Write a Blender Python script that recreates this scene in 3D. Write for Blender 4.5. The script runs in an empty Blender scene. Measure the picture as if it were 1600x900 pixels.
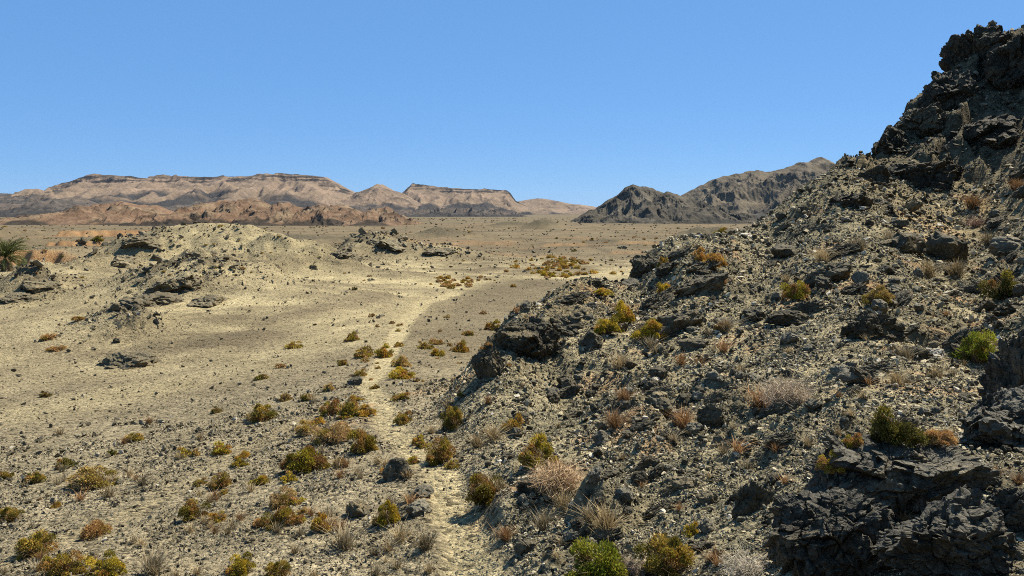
import bpy, bmesh, math, random
import numpy as np
from mathutils import Vector, Matrix

# ------------------------------------------------------------------ camera, sky, sun, exposure
sc = bpy.context.scene
COL = sc.collection
F = 1386.0            # focal length in pixels of a 1600 px wide frame
HZ = 328.0            # horizon row in a 900 px high frame
cam_d = bpy.data.cameras.new("camera")
cam = bpy.data.objects.new("camera", cam_d)
COL.objects.link(cam)
cam.location = (0, 0, 0)
cam.rotation_euler = (math.radians(90), 0, 0)
cam_d.sensor_width = 36.0
cam_d.lens = 36.0 * F / 1600.0
cam_d.shift_y = -(450.0 - HZ) / 1600.0
cam_d.clip_start = 0.05
cam_d.clip_end = 60000
sc.camera = cam

SUN_EL, SUN_AZ = 52.0, 48.0
world = bpy.data.worlds.new("World")
sc.world = world
world.use_nodes = True
wn = world.node_tree.nodes
sky = wn.new("ShaderNodeTexSky")
sky.sky_type = 'NISHITA'
sky.sun_disc = False
sky.sun_elevation = math.radians(SUN_EL)
sky.sun_rotation = math.radians(SUN_AZ)
sky.altitude = 600
sky.air_density = 0.7
sky.dust_density = 0.0
sky.ozone_density = 8.0
wbg = wn["Background"]
wbg.inputs[1].default_value = 0.05
smx = wn.new("ShaderNodeMix"); smx.data_type = 'RGBA'      # clear dry desert air: a steadier, deeper blue
smx.inputs[0].default_value = 0.60
smx.inputs[7].default_value = (1.55, 4.0, 8.2, 1)
world.node_tree.links.new(sky.outputs[0], smx.inputs[6])
world.node_tree.links.new(smx.outputs[2], wbg.inputs[0])

sun_d = bpy.data.lights.new("sun", 'SUN')
sun_d.energy = 5.0
sun_d.angle = math.radians(0.5)
sun_d.color = (1.0, 0.93, 0.80)
sun = bpy.data.objects.new("sun", sun_d)
COL.objects.link(sun)
e, a = math.radians(SUN_EL), math.radians(SUN_AZ)
sdir = Vector((math.cos(e) * math.sin(a), math.cos(e) * math.cos(a), math.sin(e)))
sun.rotation_euler = sdir.to_track_quat('Z', 'Y').to_euler()
sun.location = (40, 20, 60)

sc.view_settings.view_transform = 'Standard'
sc.view_settings.look = 'None'
sc.view_settings.exposure = 1.15
sc.view_settings.gamma = 1.0
sc.view_settings.use_curve_mapping = False
sc.cycles.max_bounces = 3
sc.cycles.diffuse_bounces = 2
sc.cycles.glossy_bounces = 1
sc.cycles.transmission_bounces = 1
sc.cycles.volume_bounces = 0
sc.cycles.use_denoising = False
sc.cycles.filter_width = 1.0
sc.cycles.sample_clamp_direct = 2.0
sc.cycles.sample_clamp_indirect = 1.0
sc.cycles.use_adaptive_sampling = True
sc.cycles.adaptive_threshold = 0.007

R = np.random.default_rng(7)
f32 = np.float32

# ------------------------------------------------------------------ noise
_pr = np.random.default_rng(11)
P = _pr.permutation(256).astype(np.int32)
P = np.concatenate([P, P])
G2 = np.stack([np.cos(np.arange(256) * 2.399963), np.sin(np.arange(256) * 2.399963)], 1).astype(f32)
_g3 = _pr.normal(size=(256, 3)); _g3 /= np.linalg.norm(_g3, axis=1)[:, None]
G3 = _g3.astype(f32)
RV = _pr.random(256).astype(f32)
RV2 = _pr.random(256).astype(f32)
RV3 = _pr.random(256).astype(f32)

def sstep(a, b, x):
    t = np.clip((x - a) / (b - a), 0, 1)
    return t * t * (3 - 2 * t)

def perlin2(x, y, seed=0):
    x = np.asarray(x, dtype=np.float64) + seed * 17.31; y = np.asarray(y, dtype=np.float64) + seed * 9.77
    xi = np.floor(x).astype(np.int64); yi = np.floor(y).astype(np.int64)
    xf = (x - xi).astype(f32); yf = (y - yi).astype(f32)
    xi &= 255; yi &= 255
    u = xf * xf * xf * (xf * (xf * 6 - 15) + 10); v = yf * yf * yf * (yf * (yf * 6 - 15) + 10)
    x1 = (xi + 1) & 255; y1 = (yi + 1) & 255
    def g(a, b, dx, dy):
        h = G2[P[P[a] + b]]
        return h[..., 0] * dx + h[..., 1] * dy
    n00 = g(xi, yi, xf, yf); n10 = g(x1, yi, xf - 1, yf)
    n01 = g(xi, y1, xf, yf - 1); n11 = g(x1, y1, xf - 1, yf - 1)
    a = n00 + u * (n10 - n00); b = n01 + u * (n11 - n01)
    return 1.4 * (a + v * (b - a))

def fbm2(x, y, oct=4, seed=0, ridged=False):
    s = 0; amp = 0.5; f = 1.0
    for i in range(oct):
        n = perlin2(x * f, y * f, seed + i * 3)
        s = s + amp * ((1 - np.abs(n) * 2) if ridged else n)
        amp *= 0.5; f *= 2.03
    return s

def perlin3(p, seed=0):
    p = p + seed * np.array([13.7, 7.1, 3.3])
    i = np.floor(p).astype(np.int64); f = (p - i).astype(f32); i &= 255
    w = f * f * f * (f * (f * 6 - 15) + 10)
    j = (i + 1) & 255
    out = 0
    for cx in (0, 1):
        for cy in (0, 1):
            for cz in (0, 1):
                h = P[P[P[(j if cx else i)[:, 0]] + (j if cy else i)[:, 1]] + (j if cz else i)[:, 2]]
                g = G3[h]
                d = g[:, 0] * (f[:, 0] - cx) + g[:, 1] * (f[:, 1] - cy) + g[:, 2] * (f[:, 2] - cz)
                ww = (w[:, 0] if cx else 1 - w[:, 0]) * (w[:, 1] if cy else 1 - w[:, 1]) * (w[:, 2] if cz else 1 - w[:, 2])
                out = out + d * ww
    return out * 1.5

def fbm3(p, oct=4, seed=0, ridged=False):
    s = 0; amp = 0.5; f = 1.0
    for k in range(oct):
        n = perlin3(p * f, seed + k)
        s = s + amp * ((1 - 2 * np.abs(n)) if ridged else n)
        amp *= 0.5; f *= 2.03
    return s

def voro2(x, y, seed=0):
    """F1, a random number of the closest cell, and a tilted-plane height of that cell (fractured blocks)."""
    x = np.asarray(x, dtype=np.float64) + seed * 5.71; y = np.asarray(y, dtype=np.float64) + seed * 3.17
    xi = np.floor(x).astype(np.int64); yi = np.floor(y).astype(np.int64)
    best = np.full(x.shape, 9.0, f32); sec = best.copy(); rv = np.zeros(x.shape, f32); tl = np.zeros(x.shape, f32)
    for dx in (-1, 0, 1):
        for dy in (-1, 0, 1):
            h = P[P[(xi + dx) & 255] + ((yi + dy) & 255)]
            ox = (xi + dx + RV[h] - x).astype(f32); oy = (yi + dy + RV2[h] - y).astype(f32)
            d = ox * ox + oy * oy
            m = d < best
            sec = np.where(m, best, np.minimum(sec, d))
            best = np.where(m, d, best); rv = np.where(m, RV3[h], rv)
            g = G2[(h * 7 + 3) & 255]
            tl = np.where(m, -(ox * g[..., 0] + oy * g[..., 1]), tl)
    return np.clip((np.sqrt(sec) - np.sqrt(best)) * 2.6, 0, 1), rv, tl

def voro3(p, seed=0):
    p = p + seed * np.array([3.1, 5.7, 9.3])
    i = np.floor(p).astype(np.int64)
    n = len(p)
    best = np.full(n, 9.0, f32); sec = np.full(n, 9.0, f32); rv = np.zeros(n, f32); tl = np.zeros(n, f32)
    for dx in (-1, 0, 1):
        for dy in (-1, 0, 1):
            for dz in (-1, 0, 1):
                h = P[P[P[(i[:, 0] + dx) & 255] + ((i[:, 1] + dy) & 255)] + ((i[:, 2] + dz) & 255)]
                o = np.stack([i[:, 0] + dx + RV[h] - p[:, 0], i[:, 1] + dy + RV2[h] - p[:, 1], i[:, 2] + dz + RV3[h] - p[:, 2]], 1).astype(f32)
                d = (o * o).sum(1)
                m = d < best
                sec = np.where(m, best, np.minimum(sec, d))
                best = np.where(m, d, best)
                rv = np.where(m, RV[(h * 5 + 1) & 255], rv)
                tl = np.where(m, -(o * G3[(h * 3 + 7) & 255]).sum(1), tl)
    return np.sqrt(best), np.sqrt(sec), rv, tl

# ------------------------------------------------------------------ mesh helpers
def make_mesh(name, V, F3=None, F4=None, mat=None, smooth=False, color=None):
    V = np.ascontiguousarray(V, dtype=f32)
    me = bpy.data.meshes.new(name)
    me.vertices.add(len(V)); me.vertices.foreach_set("co", V.ravel())
    n3 = 0 if F3 is None else len(F3); n4 = 0 if F4 is None else len(F4)
    parts = []; starts = []
    if n3:
        parts.append(np.asarray(F3, dtype=np.int32).ravel()); starts.append(np.arange(n3) * 3)
    if n4:
        parts.append(np.asarray(F4, dtype=np.int32).ravel()); starts.append(n3 * 3 + np.arange(n4) * 4)
    li = np.concatenate(parts).astype(np.int32)
    me.loops.add(len(li)); me.loops.foreach_set("vertex_index", li)
    me.polygons.add(n3 + n4); me.polygons.foreach_set("loop_start", np.concatenate(starts).astype(np.int32))
    me.polygons.foreach_set("use_smooth", np.full(n3 + n4, smooth, dtype=bool))
    me.update(calc_edges=True)
    if color is not None:
        at = me.color_attributes.new("tint", 'FLOAT_COLOR', 'POINT')
        c = np.asarray(color, dtype=f32)
        if c.shape[1] == 3:
            c = np.concatenate([c, np.ones((len(c), 1), f32)], 1)
        at.data.foreach_set("color", np.ascontiguousarray(c, dtype=f32).ravel())
    if mat: me.materials.append(mat)
    return me

def link(name, me, parent=None):
    o = bpy.data.objects.new(name, me); COL.objects.link(o)
    if parent: o.parent = parent
    return o

def tag(o, label=None, cat=None, group=None, kind=None):
    if label: o['label'] = label
    if cat: o['category'] = cat
    if group: o['group'] = group
    if kind: o['kind'] = kind
    return o

def copy_tree(o, name=None):
    c = o.copy(); COL.objects.link(c)
    for ch in o.children:
        d = ch.copy(); COL.objects.link(d); d.parent = c
    return c

# ------------------------------------------------------------------ materials
def nt_new(name):
    m = bpy.data.materials.new(name); m.use_nodes = True
    nt = m.node_tree; b = nt.nodes["Principled BSDF"]
    b.inputs["Roughness"].default_value = 0.9
    b.inputs["Specular IOR Level"].default_value = 0.15
    return m, nt, b

class NB:
    def __init__(s, nt): s.nt = nt
    def n(s, t, **kw):
        nd = s.nt.nodes.new(t)
        for k, v in kw.items(): setattr(nd, k, v)
        return nd
    def l(s, a, b): s.nt.links.new(a, b)
    def val(s, sock, v):
        if hasattr(v, "links"): s.l(v, sock)
        else: sock.default_value = v
    def mix(s, fac, a, b, blend='MIX'):
        nd = s.n("ShaderNodeMix", data_type='RGBA', blend_type=blend)
        s.val(nd.inputs[0], fac)
        for sk, v in ((nd.inputs[6], a), (nd.inputs[7], b)):
            if hasattr(v, "links"): s.l(v, sk)
            else: sk.default_value = (*v, 1) if len(v) == 3 else v
        return nd.outputs[2]
    def math(s, op, a, b=None, c=None, clamp=False):
        nd = s.n("ShaderNodeMath", operation=op, use_clamp=clamp)
        s.val(nd.inputs[0], a)
        if b is not None: s.val(nd.inputs[1], b)
        if c is not None: s.val(nd.inputs[2], c)
        return nd.outputs[0]
    def noise(s, vec, scale, detail=4, rough=0.55, dist=0.0):
        nd = s.n("ShaderNodeTexNoise"); s.l(vec, nd.inputs["Vector"])
        nd.inputs["Scale"].default_value = scale; nd.inputs["Detail"].default_value = detail
        nd.inputs["Roughness"].default_value = rough; nd.inputs["Distortion"].default_value = dist
        return nd.outputs[0]
    def voro(s, vec, scale, feat='F1'):
        nd = s.n("ShaderNodeTexVoronoi", feature=feat); s.l(vec, nd.inputs["Vector"]); nd.inputs["Scale"].default_value = scale
        return nd
    def ramp(s, fac, stops):
        nd = s.n("ShaderNodeMapRange", clamp=True)
        s.l(fac, nd.inputs[0])
        for i, v in enumerate(stops): nd.inputs[i + 1].default_value = v
        return nd.outputs[0]
    def gray(s, v):
        c = s.n("ShaderNodeCombineColor")
        for i in range(3): s.l(v, c.inputs[i])
        return c.outputs[0]
    def bump(s, h, strength, dist):
        nd = s.n("ShaderNodeBump"); s.l(h, nd.inputs["Height"])
        nd.inputs["Strength"].default_value = strength; nd.inputs["Distance"].default_value = dist
        return nd.outputs[0]

def ground_material():
    m, nt, b = nt_new("desert_ground"); k = NB(nt)
    pos = k.n("ShaderNodeNewGeometry").outputs["Position"]
    at = k.n("ShaderNodeAttribute", attribute_name="tint")
    sep = k.n("ShaderNodeSeparateColor"); k.l(at.outputs["Color"], sep.inputs[0])
    pale, hill, orange, grey = sep.outputs[0], sep.outputs[1], sep.outputs[2], at.outputs["Alpha"]
    n_big = k.noise(pos, 0.05, 5, 0.6)
    n_mid = k.noise(pos, 0.45, 5, 0.6)
    n_small = k.noise(pos, 3.0, 4, 0.65)
    col = k.mix(k.ramp(n_big, (0.35, 0.65, 0, 1)), (0.105, 0.085, 0.055), (0.175, 0.142, 0.092))
    col = k.mix(pale, col, k.mix(k.ramp(n_mid, (0.35, 0.65, 0, 1)), (0.335, 0.282, 0.165), (0.43, 0.365, 0.222)))
    col = k.mix(grey, col, k.mix(k.ramp(n_mid, (0.35, 0.65, 0, 1)), (0.18, 0.153, 0.100), (0.27, 0.230, 0.154)))
    hcol = k.mix(k.ramp(n_mid, (0.42, 0.62, 0, 1)), (0.148, 0.132, 0.086), (0.29, 0.247, 0.156))
    hcol = k.mix(k.ramp(n_big, (0.52, 0.66, 0, 0.6)), hcol, (0.34, 0.24, 0.12))
    col = k.mix(hill, col, hcol)
    col = k.mix(orange, col, k.mix(k.ramp(n_mid, (0.3, 0.7, 0, 1)), (0.29, 0.155, 0.07), (0.36, 0.225, 0.115)))
    # pebbles of many tones
    v1 = k.voro(pos, 9.0); s1 = k.n("ShaderNodeSeparateColor"); k.l(v1.outputs["Color"], s1.inputs[0])
    v2 = k.voro(pos, 26.0); s2 = k.n("ShaderNodeSeparateColor"); k.l(v2.outputs["Color"], s2.inputs[0])
    t = k.math('MULTIPLY', k.ramp(s1.outputs[0], (0, 1, 0.72, 1.25)), k.ramp(s2.outputs[0], (0, 1, 0.68, 1.3)))
    t = k.math('MULTIPLY', t, k.ramp(n_small, (0.25, 0.75, 0.72, 1.25)))
    # dark desert-varnished stones lying in it
    dark = k.ramp(s1.outputs[1], (0.86, 0.9, 0, 0.62))
    t = k.math('MULTIPLY', t, k.math('SUBTRACT', 1.0, dark))
    col = k.mix(1.0, col, k.gray(t), 'MULTIPLY')
    bed = k.n("ShaderNodeAttribute", attribute_name="bedrock").outputs["Fac"]
    n_b = k.noise(pos, 1.6, 5, 0.7)
    bcol = k.mix(k.ramp(n_b, (0.4, 0.62, 0, 1)), (0.040, 0.034, 0.022), (0.112, 0.094, 0.058))
    bcol = k.mix(1.0, bcol, k.gray(k.ramp(n_small, (0.3, 0.7, 0.6, 1.5))), 'MULTIPLY')
    bm_ = k.math('MULTIPLY', bed, k.ramp(k.math('ADD', bed, k.math('MULTIPLY', n_mid, 1.2)), (0.85, 1.15, 0.15, 1)))
    col = k.mix(1.0, col, (0.88, 0.86, 0.79), 'MULTIPLY')
    col = k.mix(bm_, col, bcol)
    k.l(col, b.inputs["Base Color"])
    h = k.math('ADD', k.math('MULTIPLY', v1.outputs["Distance"], -0.06), k.math('MULTIPLY', v2.outputs["Distance"], -0.025))
    h = k.math('ADD', h, k.math('MULTIPLY', n_small, 0.12))
    k.l(k.bump(h, 0.9, 1.0), b.inputs["Normal"])
    b.inputs["Roughness"].default_value = 1.0
    b.inputs["Specular IOR Level"].default_value = 0.05
    return m

def rock_material(name, dark, mid, light, tan, sc_=1.0, tan_amt=0.6, tint=False, rough=0.75):
    m, nt, b = nt_new(name); k = NB(nt)
    tc = k.n("ShaderNodeTexCoord")
    pos = k.n("ShaderNodeNewGeometry").outputs["Position"]
    n1 = k.noise(pos, 1.3 * sc_, 6, 0.65, 0.6)
    n2 = k.noise(pos, 9 * sc_, 5, 0.7)
    n3 = k.noise(pos, 0.7 * sc_, 5, 0.6, 1.0)
    n4 = k.noise(pos, 40 * sc_, 3, 0.7)
    col = k.mix(k.ramp(n1, (0.38, 0.6, 0, 1)), dark, mid)
    col = k.mix(k.ramp(n2, (0.5, 0.72, 0, 0.85)), col, light)
    col = k.mix(k.ramp(n3, (0.54, 0.66, 0, tan_amt)), col, tan)
    col = k.mix(1.0, col, k.gray(k.ramp(n4, (0.3, 0.7, 0.6, 1.4))), 'MULTIPLY')
    if tint:
        at = k.n("ShaderNodeAttribute", attribute_name="tint")
        col = k.mix(1.0, col, at.outputs["Color"], 'MULTIPLY')
    oi = k.n("ShaderNodeObjectInfo")
    col = k.mix(1.0, col, k.gray(k.ramp(oi.outputs["Random"], (0, 1, 0.75, 1.25))), 'MULTIPLY')
    k.l(col, b.inputs["Base Color"])
    v = k.voro(pos, 5 * sc_, 'DISTANCE_TO_EDGE')
    crack = k.ramp(v.outputs["Distance"], (0.0, 0.06, 0, 1))
    h = k.math('ADD', k.math('MULTIPLY', n2, 0.05 / sc_), k.math('MULTIPLY', n4, 0.012 / sc_))
    h = k.math('ADD', h, k.math('MULTIPLY', crack, 0.02 / sc_))
    k.l(k.bump(h, 1.0, 1.0), b.inputs["Normal"])
    b.inputs["Roughness"].default_value = rough
    b.inputs["Specular IOR Level"].default_value = 0.08
    return m

def tint_material(name, rough=0.9, transl=0.0, var=0.25):
    m, nt, b = nt_new(name); k = NB(nt)
    at = k.n("ShaderNodeAttribute", attribute_name="tint")
    oi = k.n("ShaderNodeObjectInfo")
    col = k.mix(1.0, at.outputs["Color"], k.gray(k.ramp(oi.outputs["Random"], (0, 1, 1 - var, 1 + var))), 'MULTIPLY')
    k.l(col, b.inputs["Base Color"])
    b.inputs["Roughness"].default_value = rough
    b.inputs["Specular IOR Level"].default_value = 0.1
    if transl:
        tr = k.n("ShaderNodeBsdfTranslucent"); k.l(col, tr.inputs["Color"])
        mx = k.n("ShaderNodeMixShader"); mx.inputs[0].default_value = transl
        k.l(b.outputs[0], mx.inputs[1]); k.l(tr.outputs[0], mx.inputs[2])
        k.l(mx.outputs[0], nt.nodes["Material Output"].inputs["Surface"])
    return m

def hill_material(name, sc_, bumpd):
    m, nt, b = nt_new(name); k = NB(nt)
    pos = k.n("ShaderNodeNewGeometry").outputs["Position"]
    at = k.n("ShaderNodeAttribute", attribute_name="tint")
    n1 = k.noise(pos, sc_, 6, 0.65); n2 = k.noise(pos, sc_ * 6, 5, 0.7)
    t = k.math('MULTIPLY', k.ramp(n1, (0.3, 0.7, 0.75, 1.25)), k.ramp(n2, (0.3, 0.7, 0.7, 1.3)))
    col = k.mix(1.0, at.outputs["Color"], k.gray(t), 'MULTIPLY')
    k.l(col, b.inputs["Base Color"])
    k.l(k.bump(k.math('ADD', k.math('MULTIPLY', n1, bumpd), k.math('MULTIPLY', n2, bumpd * 0.3)), 1.0, 1.0), b.inputs["Normal"])
    b.inputs["Roughness"].default_value = 1.0
    b.inputs["Specular IOR Level"].default_value = 0.05
    return m

M_GROUND = ground_material()
M_ROCK = rock_material("dark_rock", (0.042, 0.036, 0.023), (0.09, 0.078, 0.050), (0.165, 0.14, 0.09), (0.22, 0.17, 0.09), 1.0, 0.6)
M_FORE = rock_material("black_rock", (0.034, 0.030, 0.021), (0.075, 0.068, 0.049), (0.165, 0.147, 0.104), (0.19, 0.155, 0.095), 2.0, 0.55, rough=0.62)
M_KNOLL = rock_material("knoll_rock", (0.075, 0.062, 0.038), (0.14, 0.117, 0.070), (0.21, 0.175, 0.105), (0.22, 0.175, 0.10), 0.8, 0.8)
M_CRAG = rock_material("crag_rock", (0.028, 0.024, 0.016), (0.066, 0.056, 0.036), (0.14, 0.118, 0.074), (0.17, 0.138, 0.08), 0.45, 0.5)
M_PALE = rock_material("pale_rock", (0.30, 0.265, 0.20), (0.42, 0.375, 0.29), (0.52, 0.47, 0.38), (0.38, 0.31, 0.21), 2.0, 0.3)
M_STONE = rock_material("loose_stone", (0.7, 0.7, 0.7), (1.0, 1.0, 1.0), (1.25, 1.25, 1.22), (1.0, 0.95, 0.85), 3.0, 0.5, tint=True, rough=0.85)
M_LEAF = tint_material("shrub_leaves", 0.7, 0.25)
M_TWIG = tint_material("dry_twigs", 0.9)
M_DRY = tint_material("dry_grass_blades", 0.9, 0.2, 0.35)
M_MESA = hill_material("far_mesa", 0.012, 9.0)
M_HILL = hill_material("far_hill", 0.03, 3.0)

# ------------------------------------------------------------------ terrain
def ray(px, py): return (px - 800.0) / F, (py - HZ) / F

def cp(pts):
    th, lr, z = [], [], []
    for px, py, Y in pts:
        u, v = ray(px, py)
        th.append(math.atan(u)); lr.append(math.log(Y * math.sqrt(1 + u * u))); z.append(-v * Y)
    return th, lr, z

TS = 4.0
class TPS:
    def __init__(s, th, lr, z, smooth=1e-4):
        A = np.stack([np.array(th) * TS, np.array(lr)], 1); n = len(A)
        d2 = ((A[:, None] - A[None]) ** 2).sum(2)
        K = 0.5 * d2 * np.log(d2 + 1e-9) + smooth * np.eye(n)
        Pm = np.concatenate([np.ones((n, 1)), A], 1)
        M = np.zeros((n + 3, n + 3)); M[:n, :n] = K; M[:n, n:] = Pm; M[n:, :n] = Pm.T
        w = np.linalg.solve(M, np.concatenate([np.array(z), np.zeros(3)]))
        s.A = A; s.w = w[:n]; s.c = w[n:]
    def __call__(s, th, lr):
        out = (s.c[0] + s.c[1] * th * TS + s.c[2] * lr)
        for (ax, ay), w in zip(s.A, s.w):
            d2 = (th * TS - ax) ** 2 + (lr - ay) ** 2
            out = out + w * 0.5 * d2 * np.log(d2 + 1e-9)
        return out

VP = [(0, 900, 14), (300, 900, 13.5), (600, 900, 13), (730, 880, 13), (690, 740, 17.5), (610, 660, 24), (590, 590, 34), (620, 520, 55), (660, 485, 75), (710, 460, 95),
      (0, 700, 27), (300, 700, 24), (0, 600, 42), (300, 600, 40), (450, 600, 36), (450, 700, 22), (450, 520, 58), (0, 540, 56), (0, 478, 80), (200, 478, 80), (400, 480, 76),
      (550, 450, 100), (560, 425, 130), (700, 430, 130), (800, 420, 146), (900, 400, 190), (900, 440, 118)]
th, lr, z = cp(VP)
for t in (-1.0, -0.5, -0.25, 0.0, 0.25, 0.5, 1.0):
    for Y, zz in ((200, -10.2), (400, -11.2), (1000, -13), (4000, -20), (15000, -34)):
        if Y == 200 and abs(t) < 0.3 : continue
        th.append(t); lr.append(math.log(Y)); z.append(zz)
for t, Y, zz in ((0.3, 20, -7.2), (0.3, 60, -9.3), (0.55, 30, -8.6), (0.9, 30, -8.8), (0.9, 90, -9.8), (0.5, 90, -9.6), (-0.9, 14, -6.2), (-0.9, 40, -8.6), (-0.9, 90, -9.4),
                 (-1, 1.0, -1.9), (0, 1.0, -1.9), (1, 1.0, -1.9), (0.3, 5, -3.4), (0.55, 5, -3.2), (0.9, 5, -3.0), (0.55, 12, -6.5), (0.9, 12, -6.5)):
    th.append(t); lr.append(math.log(Y)); z.append(zz)
VT = TPS(th, lr, z)

HS = [(740, 575, 29), (800, 492, 32), (900, 454, 38), (1020, 394, 45), (1150, 374, 52), (1240, 333, 58), (1340, 276, 62), (1430, 176, 68), (1475, 118, 71), (1540, 66, 75), (1600, 58, 77), (1700, 20, 80), (1900, 0, 88)]
HI = [(800, 880, 12), (750, 770, 16.5), (690, 690, 22), (700, 620, 27), (1600, 200, 55), (1600, 330, 42), (1600, 450, 30), (1600, 560, 20), (1600, 700, 9), (1400, 700, 9.5), (1250, 900, 6.6), (1600, 900, 5),
      (1300, 660, 13.5), (1000, 880, 10), (1000, 760, 14), (1000, 640, 20), (1000, 530, 28), (1000, 455, 37), (1200, 800, 9.8), (1200, 600, 20), (1200, 480, 30), (1200, 390, 42), (1400, 560, 20), (1400, 450, 30),
      (1400, 350, 42), (1400, 285, 52), (860, 560, 27), (860, 660, 21), (860, 780, 14.5), (1480, 240, 56)]
th, lr, z = cp(HS + HI)
for px, py, Y in HS:
    u, v = ray(px, py); t = math.atan(u); r0 = Y * math.sqrt(1 + u * u); z0 = -v * Y
    for q, sl in ((0.13, 0.55), (0.35, 0.75), (0.9, 0.6)):
        th.append(t); lr.append(math.log(r0) + q); z.append(z0 - r0 * (math.exp(q) - 1) * sl)
for t, Y, zz in ((1.0, 80, 17), (1.0, 45, 5), (1.0, 22, -1.2), (1.0, 8, -1.7), (0, 1.0, -1.75), (1, 1.0, -1.75), (-0.3, 1.0, -2.2), (-0.3, 4, -4.5), (-0.3, 12, -8), (-0.4, 25, -12), (-0.3, 45, -16), (-0.7, 10, -10), (-1, 3, -5),
                 (0.0, 5.5, -3.0), (0.15, 6, -2.95), (-0.15, 60, -16), (0.25, 3.5, -2.1), (0.5, 3, -1.75)):
    th.append(t); lr.append(math.log(Y)); z.append(zz)
HT = TPS(th, lr, z)

def at_px(px, py, Y):
    u, v = ray(px, py); return u * Y, Y, -v * Y

MOUNDS = []     # x, y, height, sx, sy, rot, rocky
def mound(px, Y, h, wpx, sy, rot=0.0, rocky=1.0):
    MOUNDS.append((ray(px, 0)[0] * Y, Y, h, wpx / F * Y / 2.2, sy, rot, rocky))
mound(285, 86, 1.2, 170, 5.5, 0.2, 1.0)
mound(350, 92, 0.9, 200, 7, 0.0, 0.4)
mound(190, 59, 0.75, 90, 2.4, 0.1, 1.0)
mound(345, 140, 5.0, 250, 15, 0.0, 0.3)
mound(290, 138, 1.9, 520, 26, 0.0, 0.0)
mound(310, 88, 1.9, 460, 14, 0.0, 0.0)
mound(60, 98, 1.8, 330, 12, 0.0, 0.0)
mound(150, 62, 0.7, 330, 9, 0.0, 0.0)
mound(215, 128, 2.6, 150, 9, 0.0, 0.7)
mound(440, 130, 2.3, 180, 9, 0.0, 0.2)
mound(605, 188, 3.9, 110, 9, 0.0, 1.0)
mound(690, 186, 2.3, 120, 9, 0.0, 0.5)
mound(545, 180, 1.6, 90, 8, 0.0, 0.8)
mound(690, 330, 4.2, 110, 16, 0.0, 0.5)
mound(590, 300, 1.6, 120, 14, 0.0, 0.5)
mound(450, 290, 2.6, 160, 14, 0.0, 0.4)
mound(40, 84, 1.5, 130, 4, 0.25, 0.9)
mound(240, 200, 2.3, 130, 7, 0.0, 0.7)
mound(1125, 300, 5.0, 130, 16, 0.0, 0.7)
mound(850, 560, 6.0, 60, 14, 0.0, 0.8)
mound(800, 620, 4.0, 80, 14, 0.0, 0.8)

def polydist(x, y, pts):
    d = np.full(x.shape, 1e9)
    for (x0, y0), (x1, y1) in zip(pts[:-1], pts[1:]):
        vx, vy = x1 - x0, y1 - y0
        t = np.clip(((x - x0) * vx + (y - y0) * vy) / (vx * vx + vy * vy), 0, 1)
        d = np.minimum(d, np.hypot(x - x0 - t * vx, y - y0 - t * vy))
    return d
def pxline(pts): return [(ray(a, 0)[0] * Y, Y) for a, Y in pts]
PATH = pxline([(760, 9.5), (740, 12.5), (712, 15), (690, 17.5), (640, 20.5), (605, 24), (598, 28), (575, 32), (590, 36), (612, 46), (625, 58), (640, 70), (665, 80), (712, 98)])
TRAIL = pxline([(-80, 14), (60, 15.5), (190, 17.3), (300, 20), (400, 23.5), (470, 26), (550, 27.5), (600, 27)])
WASH = pxline([(-250, 30), (0, 33), (150, 37), (300, 41), (430, 46), (540, 55), (620, 66), (700, 95), (790, 118), (900, 135)])

_ga = np.linspace(-1.0, 1.0, 420); _gl = np.linspace(0, math.log(15000), 760)
_GA, _GL = np.meshgrid(_ga, _gl, indexing='ij')
_VG = VT(_GA.ravel(), _GL.ravel()).reshape(_GA.shape); _HG = HT(_GA.ravel(), _GL.ravel()).reshape(_GA.shape)
def look(G, t, l):
    i = (t + 1.0) / 2.0 * (len(_ga) - 1); j = l / _gl[-1] * (len(_gl) - 1)
    i0 = np.clip(np.floor(i).astype(int), 0, len(_ga) - 2); j0 = np.clip(np.floor(j).astype(int), 0, len(_gl) - 2)
    fi = i - i0; fj = j - j0
    return (G[i0, j0] * (1 - fi) + G[i0 + 1, j0] * fi) * (1 - fj) + (G[i0, j0 + 1] * (1 - fi) + G[i0 + 1, j0 + 1] * fi) * fj

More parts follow.
